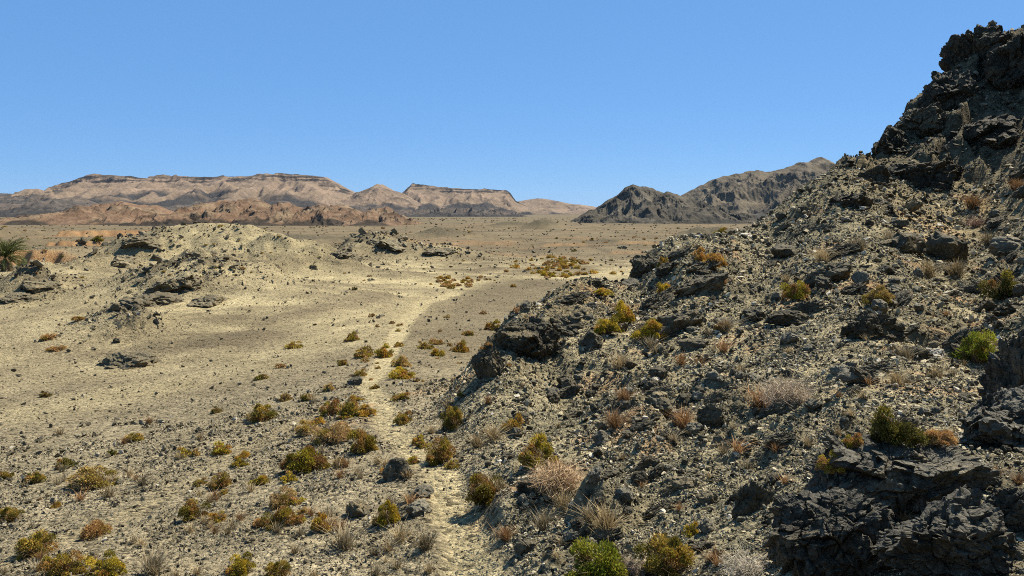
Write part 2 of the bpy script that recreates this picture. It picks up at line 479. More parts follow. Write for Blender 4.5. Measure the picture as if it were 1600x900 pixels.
def terrain(x, y, detail=True):
    """z and the four colour masks of the ground at world points."""
    x = np.asarray(x, dtype=np.float64); y = np.asarray(y, dtype=np.float64)
    r = np.maximum(np.hypot(x, y), 1.0)
    t = np.clip(np.arctan2(x, y), -1.0, 1.0); l = np.log(r)
    V = look(_VG, t, l)
    rocky = np.zeros_like(x); farrock = np.zeros_like(x); paleM = np.zeros_like(x)
    wob = fbm2(x * 0.06, y * 0.06, 3, 5)
    wob2 = fbm2(x * 0.2, y * 0.2, 3, 6)
    for mx, my, h, sx, sy, ro, rk in MOUNDS:
        dx, dy = x - mx, y - my
        c, s_ = math.cos(ro), math.sin(ro)
        q = ((dx * c + dy * s_) / sx) ** 2 + ((-dx * s_ + dy * c) / sy) ** 2
        q = q * (1 + 0.9 * wob + 0.5 * wob2)
        g = np.exp(-0.9 * np.clip(q, 0, 60))
        V = V + h * g
        rocky = np.maximum(rocky, rk * g ** 0.7)
        if my < 250: paleM = np.maximum(paleM, g)
        elif rk: farrock = np.maximum(farrock, sstep(0.15, 0.6, g) * 0.9)
    # eroded banks (small scarps facing the viewer) on the plain at the left
    bank = np.zeros_like(x)
    for y0, x1, hh, sd in ((150, -68, 2.6, 1), (235, -95, 2.0, 2), (380, -120, 2.6, 3), (260, 10, 0.8, 4), (200, -2, 0.5, 5)):
        line = y0 + 14 * fbm2(x * 0.03, x * 0 + sd * 7.7, 3, sd) * 2 + 3 * perlin2(x * 0.3, y * 0 + sd, sd)
        m = (1 - sstep(x1 - 14, x1, x)) if y0 != 260 and y0 != 200 else sstep(-60, -40, x) * (1 - sstep(x1 + 90, x1 + 140, x))
        m = m * (sstep(-0.12, 0.12, perlin2(x / 17, y * 0 + sd * 3.3, sd + 60)) if sd > 1 else 1)
        w = 1.6 if y0 < 300 else 3.0
        V = V + m * hh * sstep(line - w, line + w, y) - m * hh * sstep(line + 20, line + 90, y)
        bank = np.maximum(bank, m * np.exp(-((y - line) / (w * 1.4)) ** 2) * min(1.0, hh / 1.6))
    H = look(_HG, t, l)
    H = np.where(r > 190, -200, H)
    kk = 0.25
    zb = 0.5 * (V + H + np.sqrt((V - H) ** 2 + kk * kk))
    hillm = sstep(-0.5, 0.7, H - V)
    zb = np.where(r < 4, zb, zb)
    if not detail: return zb
    dp = polydist(x, y, PATH) + 0.25 * wob2 * 0.6 + 0.12 * perlin2(x * 1.3, y * 1.3, 3)
    dt = polydist(x, y, TRAIL) + 0.2 * wob2
    dw = polydist(x, y, WASH) + 2.0 * wob
    path = 1 - sstep(0.2, 0.62, dp / (1 + np.maximum(0, r - 30) * 0.022))
    trail = (1 - sstep(0.2, 0.7, dt)) * 0.95
    wash = (1 - sstep(0.8, 5.0, dw))
    calm = 1 - np.maximum(path, trail * 0.8)
    g = r * 0.0034          # grid spacing
    def oct_w(wl): return np.clip(wl / (g * 2.5) - 0.4, 0, 1)
    z = zb
    n6 = fbm2(x / 7, y / 7, 3, 21)
    z = z + 0.9 * fbm2(x / 24, y / 24, 3, 23) * sstep(45, 90, r) * (1 - hillm) * (1 - sstep(300, 600, r))
    z = z + 0.38 * n6 * oct_w(3) * (0.4 + hillm) * calm
    # rocky masks
    patch = sstep(-0.10, 0.32, fbm2(x / 5.5 + 0.35 * y / 5.5, y / 9, 3, 31))
    crag = sstep(-2.0, 6.0, zb) * hillm
    hr = hillm * np.clip(0.15 + 0.85 * patch + crag, 0, 1.4)
    rk = np.clip(hr + 1.2 * rocky * (0.25 + 0.75 * sstep(-0.3, 0.12, fbm2(x / 4, y / 4, 3, 33))), 0, 1.5) * calm
    big = 1 + 1.2 * crag
    wx = x + 0.5 * perlin2(x * 0.8, y * 0.8, 41); wy = y + 0.5 * perlin2(x * 0.8, y * 0.8, 42)
    # fractured, diagonally bedded blocks
    ca, sa = math.cos(0.7), math.sin(0.7)
    bx = (wx * ca + wy * sa); by = (-wx * sa + wy * ca)
    e1, c1, t1 = voro2(bx / 3.0, by / 1.5, 1)
    e2, c2, t2 = voro2(bx / 1.2, by / 0.6, 2)
    e3, c3, t3 = voro2(wx / 0.42, wy / 0.34, 3)
    z = z + rk * big * e1 * (0.42 * np.maximum(c1 - 0.45, 0) * 2 + 0.34 * t1 * (c1 > 0.3)) * oct_w(1.0) * (0.4 + 0.6 * hillm)
    e4, c4, t4 = voro2(bx / 3.4, by / 2.2, 5)
    z = z + np.clip(rk, 0, 1) * (1 - hillm) * e4 * (0.9 * c4 + 0.8 * t4 - 0.2) * oct_w(1.2)
    e5, c5, t5 = voro2(bx / 1.5, by / 1.1, 6)
    z = z + np.clip(rk, 0, 1) * (1 - hillm) * e5 * (0.4 * c5 + 0.5 * t5 - 0.1) * oct_w(0.8)
    z = z + rk * e2 * (0.16 * c2 + 0.20 * t2) * oct_w(0.5) * (0.5 + 0.5 * hillm)
    z = z + (np.clip(rk, 0.0, 1) * 0.075 + 0.015 * calm) * e3 * (c3 + 0.7 * t3) * oct_w(0.3)
    z = z + (0.06 * rk + 0.025 * calm) * fbm2(x / 0.5, y / 0.5, 3, 51) * oct_w(0.3)
    z = z + rk * big * 0.30 * fbm2(x / 2.2, y / 2.2, 4, 61) * oct_w(0.6)
    z = z - rk * big * 0.16 * hillm - 0.5 * sstep(6, 12, zb) * hillm - 0.7 * sstep(11, 15, zb) * hillm
    z = z - 0.06 * path * (1 - hillm) 
    # colour masks
    valley = (1 - sstep(140, 210, r)) * sstep(28, 62, r) * (1 - hillm)
    pale = np.clip(np.maximum(valley *  np.clip(0.55 + 1.6 * wob + 0.6 * wob2, 0, 1) * (0.55 + 0.45 * sstep(-0.5, -0.28, t)), paleM * 0.75) + 0.25 * wob2, 0, 1)
    greyz = (1 - sstep(22, 60, r)) * 0.95
    # the grey gravel apron between path and hill, farther on
    apron = sstep(-3, 4, x - np.interp(y, [25, 34, 55, 75, 98, 140], [-5, -5, -7, -7.5, -6.0, 2.0])) * (1 - sstep(105, 135, y)) * sstep(30, 40, y)
    greyz = np.maximum(greyz, apron * 0.25)
    pale = pale * (1 - apron * 0.97)
    lightband = np.maximum(np.maximum(path, trail * 0.8), wash * 0.6 * (1 - hillm) * (1 - apron))
    pale = np.clip(np.maximum(pale, np.maximum(lightband * 0.5, np.maximum(path * 0.85, wash * 0.6 * (1 - hillm) * (1 - apron)))), 0, 1)
    greyz = np.clip(greyz * (1 - lightband * 0.8) + 0.4 * wob * (1 - sstep(60, 140, r)), 0, 1) * (1 - pale * 0.4)
    pale = np.where((r < 30), np.maximum(np.maximum(lightband * 0.48, path * 0.72), 0.08), pale)
    pale = pale * (1 - 0.55 * np.clip(rk, 0, 1))
    orange = bank
    far_or = sstep(0.12, 0.4, fbm2(x / 60, y / 16, 4, 71)) * sstep(140, 200, r) * (1 - sstep(700, 900, r)) * 0.35
    lump = sstep(0.18, 0.34, fbm2(x / 2.5, y / 2.5, 3, 73)) * hillm * (1 - crag) * 0.5
    near_or = sstep(0.1, 0.3, fbm2(x / 2.0, y / 2.0, 3, 77)) * np.exp(-((x + 4.0) / 2.0) ** 2 - ((y - 27.5) / 3) ** 2) * 0.6
    orange = np.clip(np.maximum.reduce([bank, far_or, lump, near_or]), 0, 1)
    fore = sstep(0.28, 0.36, t) * (1 - sstep(8.5, 11.0, r)) * hillm
    bed = np.clip(np.maximum.reduce([crag * 0.95, hr * (0.22 + 0.5 * c1), 0.75 * np.clip(rk, 0, 1) * (hillm < 0.5), farrock, fore * 0.8]), 0, 1) * calm
    return z, pale, hillm * (1 - 0.6 * path), orange, greyz, rk, bed

def polar_ground():
    dense = math.radians(33.5)
    a = np.linspace(-dense, dense, 1120)
    side = []; s_ = dense; st = math.radians(0.09)
    while s_ < math.pi:
        st = min(st * 1.25, math.radians(5)); s_ += st
        if s_ < math.pi - 0.03: side.append(s_)
    A = np.concatenate([-np.array(side)[::-1], a, np.array(side)])
    rr = [0.4]
    while rr[-1] < 8000:
        r = rr[-1]
        q = 0.05 if r < 3.5 else 0.0062 if r < 6 else 0.0034 if r < 82 else 0.0038 if r < 230 else 0.010 if r < 1200 else 0.04
        rr.append(r * (1 + q))
    rr = np.array(rr)
    nA, nR = len(A), len(rr)
    TH, RR = np.meshgrid(A, rr, indexing='ij')
    x = (np.sin(TH) * RR).ravel(); y = (np.cos(TH) * RR).ravel()
    out = [np.empty(len(x), f32) for _ in range(6)]
    ch = 250000
    for s_ in range(0, len(x), ch):
        res = terrain(x[s_:s_ + ch], y[s_:s_ + ch])
        for o, q in zip(out, res[:5] + res[6:]): o[s_:s_ + ch] = q
    V = np.stack([x, y, out[0]], 1)
    i = np.arange(nA)[:, None]; j = np.arange(nR - 1)[None]
    i2 = (i + 1) % nA
    Q = np.stack([i * nR + j, i * nR + j + 1, i2 * nR + j + 1, i2 * nR + j], 2).reshape(-1, 4)
    # close the small hole under the viewer
    c = len(V)
    V = np.concatenate([V, [[0, 0, float(out[0].reshape(nA, nR)[:, 0].mean())]]])
    ii = np.arange(nA)
    T = np.stack([ii * nR, ((ii + 1) % nA) * nR, np.full(nA, c)], 1)
    col = np.stack(out[1:5], 1); col = np.concatenate([col, col[-1:]])
    me = make_mesh("ground", V, T, Q, M_GROUND, True, col)
    ba = me.attributes.new("bedrock", 'FLOAT', 'POINT')
    ba.data.foreach_set("value", np.concatenate([out[5], out[5][-1:]]).astype(f32))
    return tag(link("ground", me), kind='structure')
ground = polar_ground()

# pixel -> ground hit
_ry = np.exp(np.linspace(math.log(3.0), math.log(900), 560))
def hit(pxs, pys):
    pxs = np.asarray(pxs, float); pys = np.asarray(pys, float)
    u, v = (pxs - 800) / F, (pys - HZ) / F
    Y = _ry[None, :] / np.sqrt(1 + u[:, None] ** 2)
    X = u[:, None] * Y; Zr = -v[:, None] * Y
    Zt = terrain(X.ravel(), Y.ravel(), detail=False).reshape(X.shape)
    below = Zt >= Zr
    k = np.argmax(below, 1); ok = below.any(1) & (k > 0)
    k = np.maximum(k, 1)
    ii = np.arange(len(pxs))
    d0 = (Zr - Zt)[ii, k - 1]; d1 = (Zt - Zr)[ii, k]
    w = d0 / np.maximum(d0 + d1, 1e-6)
    yy = Y[ii, k - 1] * (1 - w) + Y[ii, k] * w
    fr = np.linspace(0.82, 1.14, 64)
    Y2 = yy[:, None] * fr[None]; X2 = u[:, None] * Y2
    Z2 = terrain(X2.ravel(), Y2.ravel())[0].reshape(X2.shape)
    b2 = Z2 >= -v[:, None] * Y2
    k2 = np.argmax(b2, 1)
    yy = np.where(b2.any(1), Y2[ii, k2], yy)
    return u * yy, yy, ok
def zground(x, y):
    return terrain(np.asarray(x, float), np.asarray(y, float))[0]

# ------------------------------------------------------------------ far hills and mesas
def ridge(name, crest, Y, depth, toe, pal, style, seed, mat, gscale, gamp, nt=60, back=0.6, hl=None, darkbelow=0.0):
    cx = np.array([c[0] for c in crest], float); cz = np.array([c[1] for c in crest], float)
    n = int((cx[-1] - cx[0]) * 0.9) + 2
    s = np.linspace(cx[0], cx[-1], n)
    X = (s - 800) / F * Y
    cr = np.interp(s, cx, cz)
    jit = fbm2(X / (gscale * 0.5), X * 0 + seed, 4, seed) * gamp * 0.28
    ZC = -(cr - HZ) / F * Y + (jit if style != 'mesa' else jit * 0.25)
    tf = np.linspace(0, 1, nt)
    if style == 'mesa': tf = np.concatenate([np.linspace(0, 0.8, int(nt * 0.6)), np.linspace(0.81, 1, int(nt * 0.5))])
    tb = 1 + np.linspace(0.06, 1, 10) * back
    T = np.concatenate([tf, tb])
    TT, XX = np.meshgrid(T, X, indexing='xy')
    CZ = np.repeat(ZC[:, None], len(T), 1)
    Yb = Y - depth * (1 - TT)
    warp = fbm2(XX / (gscale * 2.5), Yb / (gscale * 2.5), 3, seed + 1) * gscale * 0.8
    gul = fbm2((XX + warp) / gscale, (Yb + warp) / (gscale * 2.6), 5, seed + 2, ridged=True)
    spur = fbm2(XX / (gscale * 2.2), Yb / (gscale * 9), 3, seed + 3, ridged=True)
    tc = np.clip(TT, 0, 1)
    if style == 'mesa':
        sh = tc + 0.16 * (spur - 0.3) * np.sin(np.pi * np.clip(tc, 0, 1)) 
        sh = np.clip(sh, 0, 1)
        prof = np.where(sh < 0.84, 0.80 * (sh / 0.84) ** 1.25, np.where(sh < 0.88, 0.80 + 0.15 * (sh - 0.84) / 0.04, 0.95 + 0.05 * (sh - 0.88) / 0.12))
        prof = np.where(tc >= 1, 1, prof)
    else:
        prof = tc ** 0.95
        prof = prof + 0.22 * (spur - 0.3) * np.sin(np.pi * tc)
    m = np.sin(np.pi * np.clip(tc, 0, 1)) ** 0.7
    z = toe + (CZ - toe) * np.clip(prof, -0.1, 1.05) + gamp * (gul - 0.45) * m
    bk = np.clip((TT - 1) / back, 0, 1)
    z = np.where(TT > 1, CZ - (CZ - toe) * (bk ** 1.2 if style != 'mesa' else np.clip(bk * 1.3 - 0.3, 0, 1)), z)
    # taper both ends into the ground
    endt = np.minimum(1, np.minimum(np.arange(n), n - 1 - np.arange(n)) / max(3, n * 0.03))[:, None]
    z = toe - 2 + (z - toe + 2) * (0.0 + 1.0 * endt)
    yy = Yb + 0 * z
    V = np.stack([XX, yy, z], 2).reshape(-1, 3)
    nn, tt = z.shape
    i = np.arange(nn - 1)[:, None]; j = np.arange(tt - 1)[None]
    Q = np.stack([i * tt + j, (i + 1) * tt + j, (i + 1) * tt + j + 1, i * tt + j + 1], 2).reshape(-1, 4)
    rel = (z - toe) / np.maximum(CZ - toe, 1)
    base = np.array(pal[0]); dk = np.array(pal[1]); cap = np.array(pal[2]); lt = np.array(pal[3])
    nz = fbm2(XX / (gscale * 1.6), Yb / (gscale * 1.6) + z / gscale * 0.8, 5, seed + 9)
    col = base + (lt - base) * sstep(-0.1, 0.3, nz)[..., None]
    dm = sstep(-0.05, 0.12, nz * 0.55 + (darkbelow - rel) * 1.0 + 0.25 * (spur - 0.4))
    col = col + (dk - col) * dm[..., None]
    if style == 'mesa':
        band = sstep(0.78, 0.83, prof + 0.02 * nz) * (1 - sstep(0.995, 1.0, prof))
        strat = 0.5 + 0.5 * np.sin(z / (np.max(CZ) - toe) * 55 + 9 * nz)
        brk = sstep(-0.12, 0.05, fbm2(XX / (gscale * 0.9), z / 20, 4, seed + 15))
        c2 = cap + (lt * 1.25 - cap) * (sstep(0.55, 0.8, strat) * 0.8)[..., None]
        col = col + (c2 - col) * (band * (0.35 + 0.65 * brk))[..., None]
        top = sstep(0.93, 0.955, prof) * (TT <= 1.0)
        brk2 = sstep(-0.2, 0.0, fbm2(XX / (gscale * 2.5), XX * 0, 3, seed + 16))
        col = col + (cap * 0.45 - col) * (top * (0.3 + 0.7 * brk2))[..., None]
    else:
        rock = sstep(0.55, 0.9, gul) * sstep(0.3, 0.9, rel)
        col = col + (cap - col) * (rock * 0.7)[..., None]
    me = make_mesh(name, V, None, Q, mat, style == 'mesa', col.reshape(-1, 3) * 0.78 * np.array([1.0, 0.98, 0.95]))
    return tag(link(name, me), kind='structure')

MP = ((0.185, 0.14, 0.10), (0.045, 0.043, 0.042), (0.05, 0.043, 0.038), (0.23, 0.17, 0.122))
ridge("mesa", [(60, 322), (100, 301), (112, 296), (130, 287), (150, 276), (160, 274), (190, 276), (235, 279), (300, 276), (345, 278), (395, 275), (445, 272), (505, 276), (515, 282), (535, 293), (557, 303), (580, 316), (600, 330)],
      3600, 1100, -24, MP, 'mesa', 3, M_MESA, 130, 52, 90, 0.5, darkbelow=0.42)
ridge("mesa", [(520, 322), (557, 303), (575, 294), (590, 287), (598, 288), (615, 298), (632, 303), (665, 322)], 3500, 600, -24, MP, 'hill', 5, M_MESA, 100, 32, 60, 0.6, darkbelow=0.42)
ridge("mesa", [(600, 318), (632, 303), (648, 289), (665, 289), (690, 294), (740, 296), (790, 297), (798, 303), (806, 314), (830, 326)], 4000, 900, -26, MP, 'mesa', 8, M_MESA, 100, 40, 70, 0.5, darkbelow=0.45)
ridge("hills", [(780, 326), (805, 315), (840, 310), (860, 312), (890, 318), (925, 322), (960, 332)], 4600, 600, -28, MP, 'hill', 12, M_MESA, 120, 16, 40, 0.6, darkbelow=0.2)
DK = ((0.085, 0.075, 0.066), (0.042, 0.04, 0.038), (0.055, 0.05, 0.045), (0.125, 0.10, 0.08))
ridge("hills", [(-120, 312), (-40, 300), (0, 301), (30, 307), (60, 301), (100, 294), (112, 296), (150, 306), (200, 318), (260, 331)], 3200, 500, -22, DK, 'hill', 14, M_HILL, 70, 40, 50, 0.6, darkbelow=0.5)
ridge("hills", [(-100, 322), (0, 318), (60, 322), (90, 312), (125, 308), (150, 318), (190, 316), (240, 326), (300, 320), (340, 328), (420, 322), (500, 326), (560, 322), (640, 330), (700, 325), (760, 329), (830, 333)],
      2300, 350, -18, DK, 'hill', 17, M_HILL, 45, 24, 40, 0.6, darkbelow=0.5)
OR = ((0.165, 0.108, 0.070), (0.045, 0.037, 0.029), (0.055, 0.044, 0.034), (0.21, 0.155, 0.10))
ridge("hills", [(55, 345), (85, 338), (120, 333), (150, 321), (172, 318), (190, 315), (215, 320), (245, 320), (270, 331), (290, 343)], 860, 130, -13.2, OR, 'hill', 21, M_HILL, 22, 11, 60, 0.6, darkbelow=0.22)
ridge("hills", [(255, 345), (290, 334), (320, 318), (345, 312), (375, 314), (400, 308), (420, 320), (435, 324), (450, 316), (480, 326), (500, 320), (520, 323), (540, 320), (560, 328), (575, 338), (590, 328), (605, 322), (625, 335), (640, 342), (665, 350)],
      800, 120, -13.2, OR, 'hill', 23, M_HILL, 18, 12.5, 60, 0.6, darkbelow=0.30)
DH = ((0.080, 0.072, 0.056), (0.045, 0.043, 0.038), (0.034, 0.033, 0.030), (0.12, 0.105, 0.08))
ridge("hills", [(885, 347), (905, 338), (940, 321), (960, 306), (975, 295), (990, 288), (1005, 291), (1020, 294), (1035, 301), (1060, 309), (1100, 322), (1125, 335), (1150, 348)], 1000, 190, -14, DH, 'hill', 27, M_HILL, 34, 16, 70, 0.6, darkbelow=0.15)
ridge("hills", [(975, 350), (1005, 325), (1030, 306), (1042, 301), (1060, 305), (1085, 316), (1110, 326), (1140, 340), (1200, 350)], 920, 120, -14, DH, 'hill', 29, M_HILL, 26, 12, 60, 0.6, darkbelow=0.15)
BM = ((0.125, 0.105, 0.075), (0.055, 0.053, 0.048), (0.058, 0.053, 0.045), (0.175, 0.145, 0.10))
ridge("mountain", [(1020, 330), (1065, 304), (1090, 293), (1110, 283), (1130, 276), (1150, 272), (1168, 267), (1185, 271), (1200, 268), (1225, 265), (1245, 256), (1262, 252), (1277, 249), (1290, 257), (1310, 261), (1360, 258), (1440, 280), (1560, 325)],
      1900, 600, -17, BM, 'hill', 31, M_HILL, 95, 46, 90, 0.6, darkbelow=0.3)

# ------------------------------------------------------------------ rocks
def ico(sub):
    bm = bmesh.new(); bmesh.ops.create_icosphere(bm, subdivisions=sub, radius=1.0)
    V = np.array([v.co[:] for v in bm.verts]); T = np.array([[v.index for v in f.verts] for f in bm.faces])
    bm.free(); return V, T
ICO = {}
def rock_shape(seed, sub, nplanes=16, blocky=0.25, fine=0.06, jag=0.15, frac=0.28, bed=0.0):
    """An angular broken rock: a sphere cut by planes, split into blocks and roughened. Radius about 1."""
    if sub not in ICO: ICO[sub] = ico(sub)
    D, T = ICO[sub]
    rg = np.random.default_rng(seed)
    N = rg.normal(size=(nplanes, 3)); N /= np.linalg.norm(N, axis=1)[:, None]
    h = rg.uniform(0.62, 1.0, nplanes)
    dd = D @ N.T
    q = np.where(dd > 0.05, h[None] / np.maximum(dd, 0.05), 9)
    r = np.minimum(q.min(1), 1.15)
    p = D * r[:, None]
    if jag: p = p * (1 + jag * fbm3(p * 1.6, 3, seed)[:, None])
    if blocky:
        ax = np.array([1.0, 1.0, 1.0 + bed])
        w = p + 0.12 * np.stack([fbm3(p * 2 + 5, 2, seed), fbm3(p * 2 + 9, 2, seed + 1), fbm3(p * 2 + 14, 2, seed + 2)], 1)
        f1, f2, rv, tl = voro3(w * ax * 1.9, seed % 17)
        p = p * (1 + blocky * ((rv - 0.5) * 0.8 + 0.6 * tl) - 0.10 * blocky * 4 * (1 - sstep(0.0, 0.12, f2 - f1)) * 0.5)[:, None]
        if sub >= 5:
            f1, f2, rv, tl = voro3(w * ax * 5.0, (seed + 5) % 17)
            p = p * (1 + blocky * frac * ((rv - 0.5) * 0.8 + 1.0 * tl))[:, None]
        if sub >= 6:
            f1, f2, rv, tl = voro3(w * ax * 13.0, (seed + 9) % 17)
            p = p * (1 + blocky * 0.09 * ((rv - 0.5) * 0.5 + 0.9 * tl))[:, None]
    if fine: p = p * (1 + fine * fbm3(p * 6, 3 if sub >= 5 else 2, seed + 3, ridged=True)[:, None])
    return p, T

def rot_m(rx, ry, rz):
    return np.array(Matrix.Rotation(rz, 3, 'Z') @ Matrix.Rotation(ry, 3, 'Y') @ Matrix.Rotation(rx, 3, 'X'))

# large outcrops, each its own shape: px, base py, width px, height/width, depth/width, sub, material, tilt, label
OUT = [
 (1405, 810, 330, 0.50, 0.9, 7, M_FORE, -0.3, "big broken black rock outcrop under the dark green bush, largest of all"),
 (1318, 910, 215, 0.80, 0.8, 7, M_FORE, 0.15, "black jagged rock outcrop with a shaded cliff facing the pale gravel"),
 (1520, 900, 260, 0.55, 0.8, 6, M_FORE, 0.1, "blocky grey rock with a smooth weathered top, lowest on the black outcrop"),
 (1590, 700, 190, 0.7, 0.9, 6, M_FORE, -0.2, "black rock with bits of rubble beside the largest outcrop, under the shaded wall"),
 (1630, 665, 150, 1.25, 0.8, 7, M_FORE, 0.0, "tall rock wall in deep black shade beneath the bright green bush"),
 (1490, 775, 120, 0.6, 0.8, 6, M_FORE, -0.3, "sharp edged black rock fin standing up in the middle of the black outcrop"),
 (1330, 770, 100, 0.7, 0.8, 6, M_FORE, 0.3, "dark knuckle of rock topping the black outcrop by the half green bush"),
 (1258, 850, 70, 0.9, 0.8, 6, M_FORE, 0.2, "shadowed black buttress at the gravel side of the black outcrop"),
 (1590, 830, 130, 0.6, 0.8, 6, M_FORE, -0.1, "broken black rock mass filling the corner of the black outcrop"),
 (1420, 890, 110, 0.6, 0.8, 6, M_FORE, 0.3, "craggy dark lump of rock squeezed against the blocky grey rock"),
 (1178, 800, 66, 1.1, 0.6, 6, M_ROCK, 0.4, "leaning slab of dark rock set in the gravel before the black outcrop"),
 (830, 560, 120, 0.70, 0.9, 6, M_ROCK, 0.1, "brown and grey rock knob crowning the end of the stony spur"),
 (762, 590, 60, 1.3, 0.8, 6, M_ROCK, 0.25, "black shaded rock face at the tip of the spur, above the footpath"),
 (885, 520, 80, 0.5, 0.8, 5, M_ROCK, 0.2, "low ragged rock ledge on the spur beside the brown rock knob"),
 (1015, 425, 75, 0.70, 0.8, 6, M_ROCK, 0.3, "dark rock knob on the skyline of the spur above the plain"),
 (1100, 455, 120, 0.35, 0.6, 5, M_ROCK, -0.5, "rough dark ledge of rock below the large golden bush"),
 (1370, 530, 110, 0.55, 0.6, 6, M_ROCK, -0.45, "big slanting dark boulder slab halfway up the stony slope"),
 (1360, 600, 90, 0.55, 0.6, 5, M_ROCK, 0.1, "square cut dark boulder below the big slanting slab"),
 (1240, 510, 90, 0.35, 0.6, 5, M_ROCK, 0.1, "long low boulder with a tan end on the stony slope"),
 (1115, 670, 55, 0.9, 0.8, 5, M_ROCK, 0.0, "black upright boulder standing alone in the open gravel slope"),
 (1060, 520, 110, 0.5, 0.7, 5, M_ROCK, -0.5, "dark slanting rock ledge beside the twin golden bushes"),
 (1300, 440, 90, 0.5, 0.7, 5, M_ROCK, -0.4, "black shaded ledge beside the lime bush high on the slope"),
 (820, 745, 60, 1.0, 0.7, 5, M_ROCK, 0.2, "dark boulder behind the golden bush next to the footpath"),
 # crag along the top
 (1545, 110, 130, 0.95, 1.0, 7, M_CRAG, 0.2, "summit block of the dark crag, highest rock against the sky"),
 (1610, 120, 120, 1.0, 1.0, 6, M_CRAG, -0.1, "second summit block of the crag, cut by the picture edge"),
 (1500, 165, 110, 1.0, 1.0, 6, M_CRAG, 0.15, "pale patched rock tower under the summit block of the crag"),
 (1560, 225, 170, 0.6, 1.0, 6, M_CRAG, -0.3, "black shaded cliff band below the summit block"),
 (1450, 215, 100, 0.8, 1.0, 6, M_CRAG, 0.0, "dark rock step on the skyline below the pale rock tower"),
 (1400, 235, 90, 0.7, 1.0, 6, M_CRAG, -0.2, "jagged rock shoulder on the skyline halfway down the crag"),
 (1470, 290, 170, 0.55, 0.9, 7, M_CRAG, -0.35, "broad overhanging black cliff at the foot of the crag"),
 (1370, 285, 110, 0.55, 0.9, 6, M_CRAG, -0.4, "slanting dark rib of rock at the lower end of the crag"),
 (1330, 320, 80, 0.6, 0.8, 5, M_CRAG, -0.5, "small dark rib of rock where crag gives way to scree"),
 (1385, 330, 60, 0.7, 0.8, 5, M_CRAG, -0.4, "dark shaded rock sticking out of the scree below the crag"),
 # the knolls across the valley
 (280, 455, 80, 0.42, 0.8, 6, M_KNOLL, 0.0, "dark rocky top of the near knoll across the valley"),
 (235, 475, 70, 0.40, 0.8, 5, M_KNOLL, 0.2, "rough rock flank of the near knoll, on the palm side"),
 (318, 478, 60, 0.42, 0.8, 5, M_KNOLL, 0.2, "grey boulder cluster low on the near knoll by an orange stain"),
 (185, 572, 100, 0.42, 0.8, 6, M_KNOLL, 0.15, "isolated low rock hump on the pale valley floor below the knoll"),
 (185, 408, 50, 0.42, 0.8, 5, M_KNOLL, 0.0, "dark rock tooth on the ridge between palm and pale hill"),
 (212, 383, 60, 0.25, 0.8, 5, M_KNOLL, 0.0, "dark flat rock cap behind the ridge, near the orange gully"),
 (605, 384, 60, 0.32, 0.8, 5, M_KNOLL, 0.1, "dark rock crown of the small hill in mid valley"),
 (535, 402, 50, 0.30, 0.8, 5, M_KNOLL, 0.1, "dark rock ledge at the lower end of the small hill in mid valley"),
 (690, 392, 60, 0.22, 0.8, 5, M_KNOLL, 0.1, "grey rock shelf on the long back of the small hill in mid valley"),
 (60, 452, 60, 0.35, 0.8, 5, M_KNOLL, 0.1, "dark heap of rock right beside the date palm"),
 (30, 470, 50, 0.30, 0.8, 5, M_KNOLL, 0.1, "low dark rock just below the date palm"),
]
ox, oy, _ = hit([o[0] for o in OUT], [o[1] for o in OUT])
oz = terrain(ox, oy, detail=False)
for i, (px, py, w, hr, dr, sub, mat, tilt, lab) in enumerate(OUT):
    kn = mat is M_KNOLL
    W = w / F * oy[i] * (1.05 if kn else 0.80 if mat is M_CRAG else 0.84)
    p, T = rock_shape(100 + i * 7, sub, 17, 0.22 if mat is M_KNOLL else 0.26, 0.02, 0.25 if mat is M_KNOLL else 0.09, bed=0.0 if mat is M_KNOLL else 0.12, frac=0.48 if mat is M_FORE else 0.35)
    p = p @ rot_m(0.3 * math.sin(i * 2.1), tilt, i * 1.7 if mat is not M_CRAG else 0.3 * i).T
    p[:, 2] += 0.0
    H = W * hr
    p = p * np.array([W / 2, W * dr / 2 * (1.6 if kn else 1), H * 0.62])
    rb = rot_m(0, tilt * 0.6, 0)
    p = p @ rb.T
    me = make_mesh("rock_outcrop", p, T, None, mat, False)
    o = link("rock_outcrop", me)
    o.location = (ox[i], oy[i] + W * dr * 0.30, oz[i] + H * (-0.12 if kn else -0.10 if mat is M_CRAG else 0.20))
    tag(o, lab, "rock outcrop")

from mathutils.bvhtree import BVHTree
_bv, _bt, _bo = [], [], 0
for o in [o for o in COL.objects if o.name.startswith("rock_outcrop")]:
    n_ = len(o.data.vertices); c_ = np.empty(n_ * 3, f32); o.data.vertices.foreach_get("co", c_)
    t_ = np.empty(len(o.data.polygons) * 3, np.int32); o.data.loops.foreach_get("vertex_index", t_)
    _bv.append(c_.reshape(-1, 3) + np.array(o.location)); _bt.append(t_.reshape(-1, 3) + _bo); _bo += n_
OUTBVH = BVHTree.FromPolygons(np.concatenate(_bv).tolist(), np.concatenate(_bt).tolist(), all_triangles=True)
def stand(pxs, pys, rocks=True):
    """Where a thing with its foot seen at a pixel stands: on the ground or on an outcrop."""
    x, y, ok = hit(pxs, pys); z = zground(x, y)
    if rocks:
        for i, (a_, b_) in enumerate(zip(pxs, pys)):
            u, v = ray(a_, b_)
            h_ = OUTBVH.ray_cast(Vector((0, 0, 0)), Vector((u, 1, -v)).normalized())
            if h_[0] is not None and h_[0].y < y[i]:
                x[i], y[i], z[i] = h_[0].x, h_[0].y, h_[0].z; ok[i] = True
    return x, y, z, ok

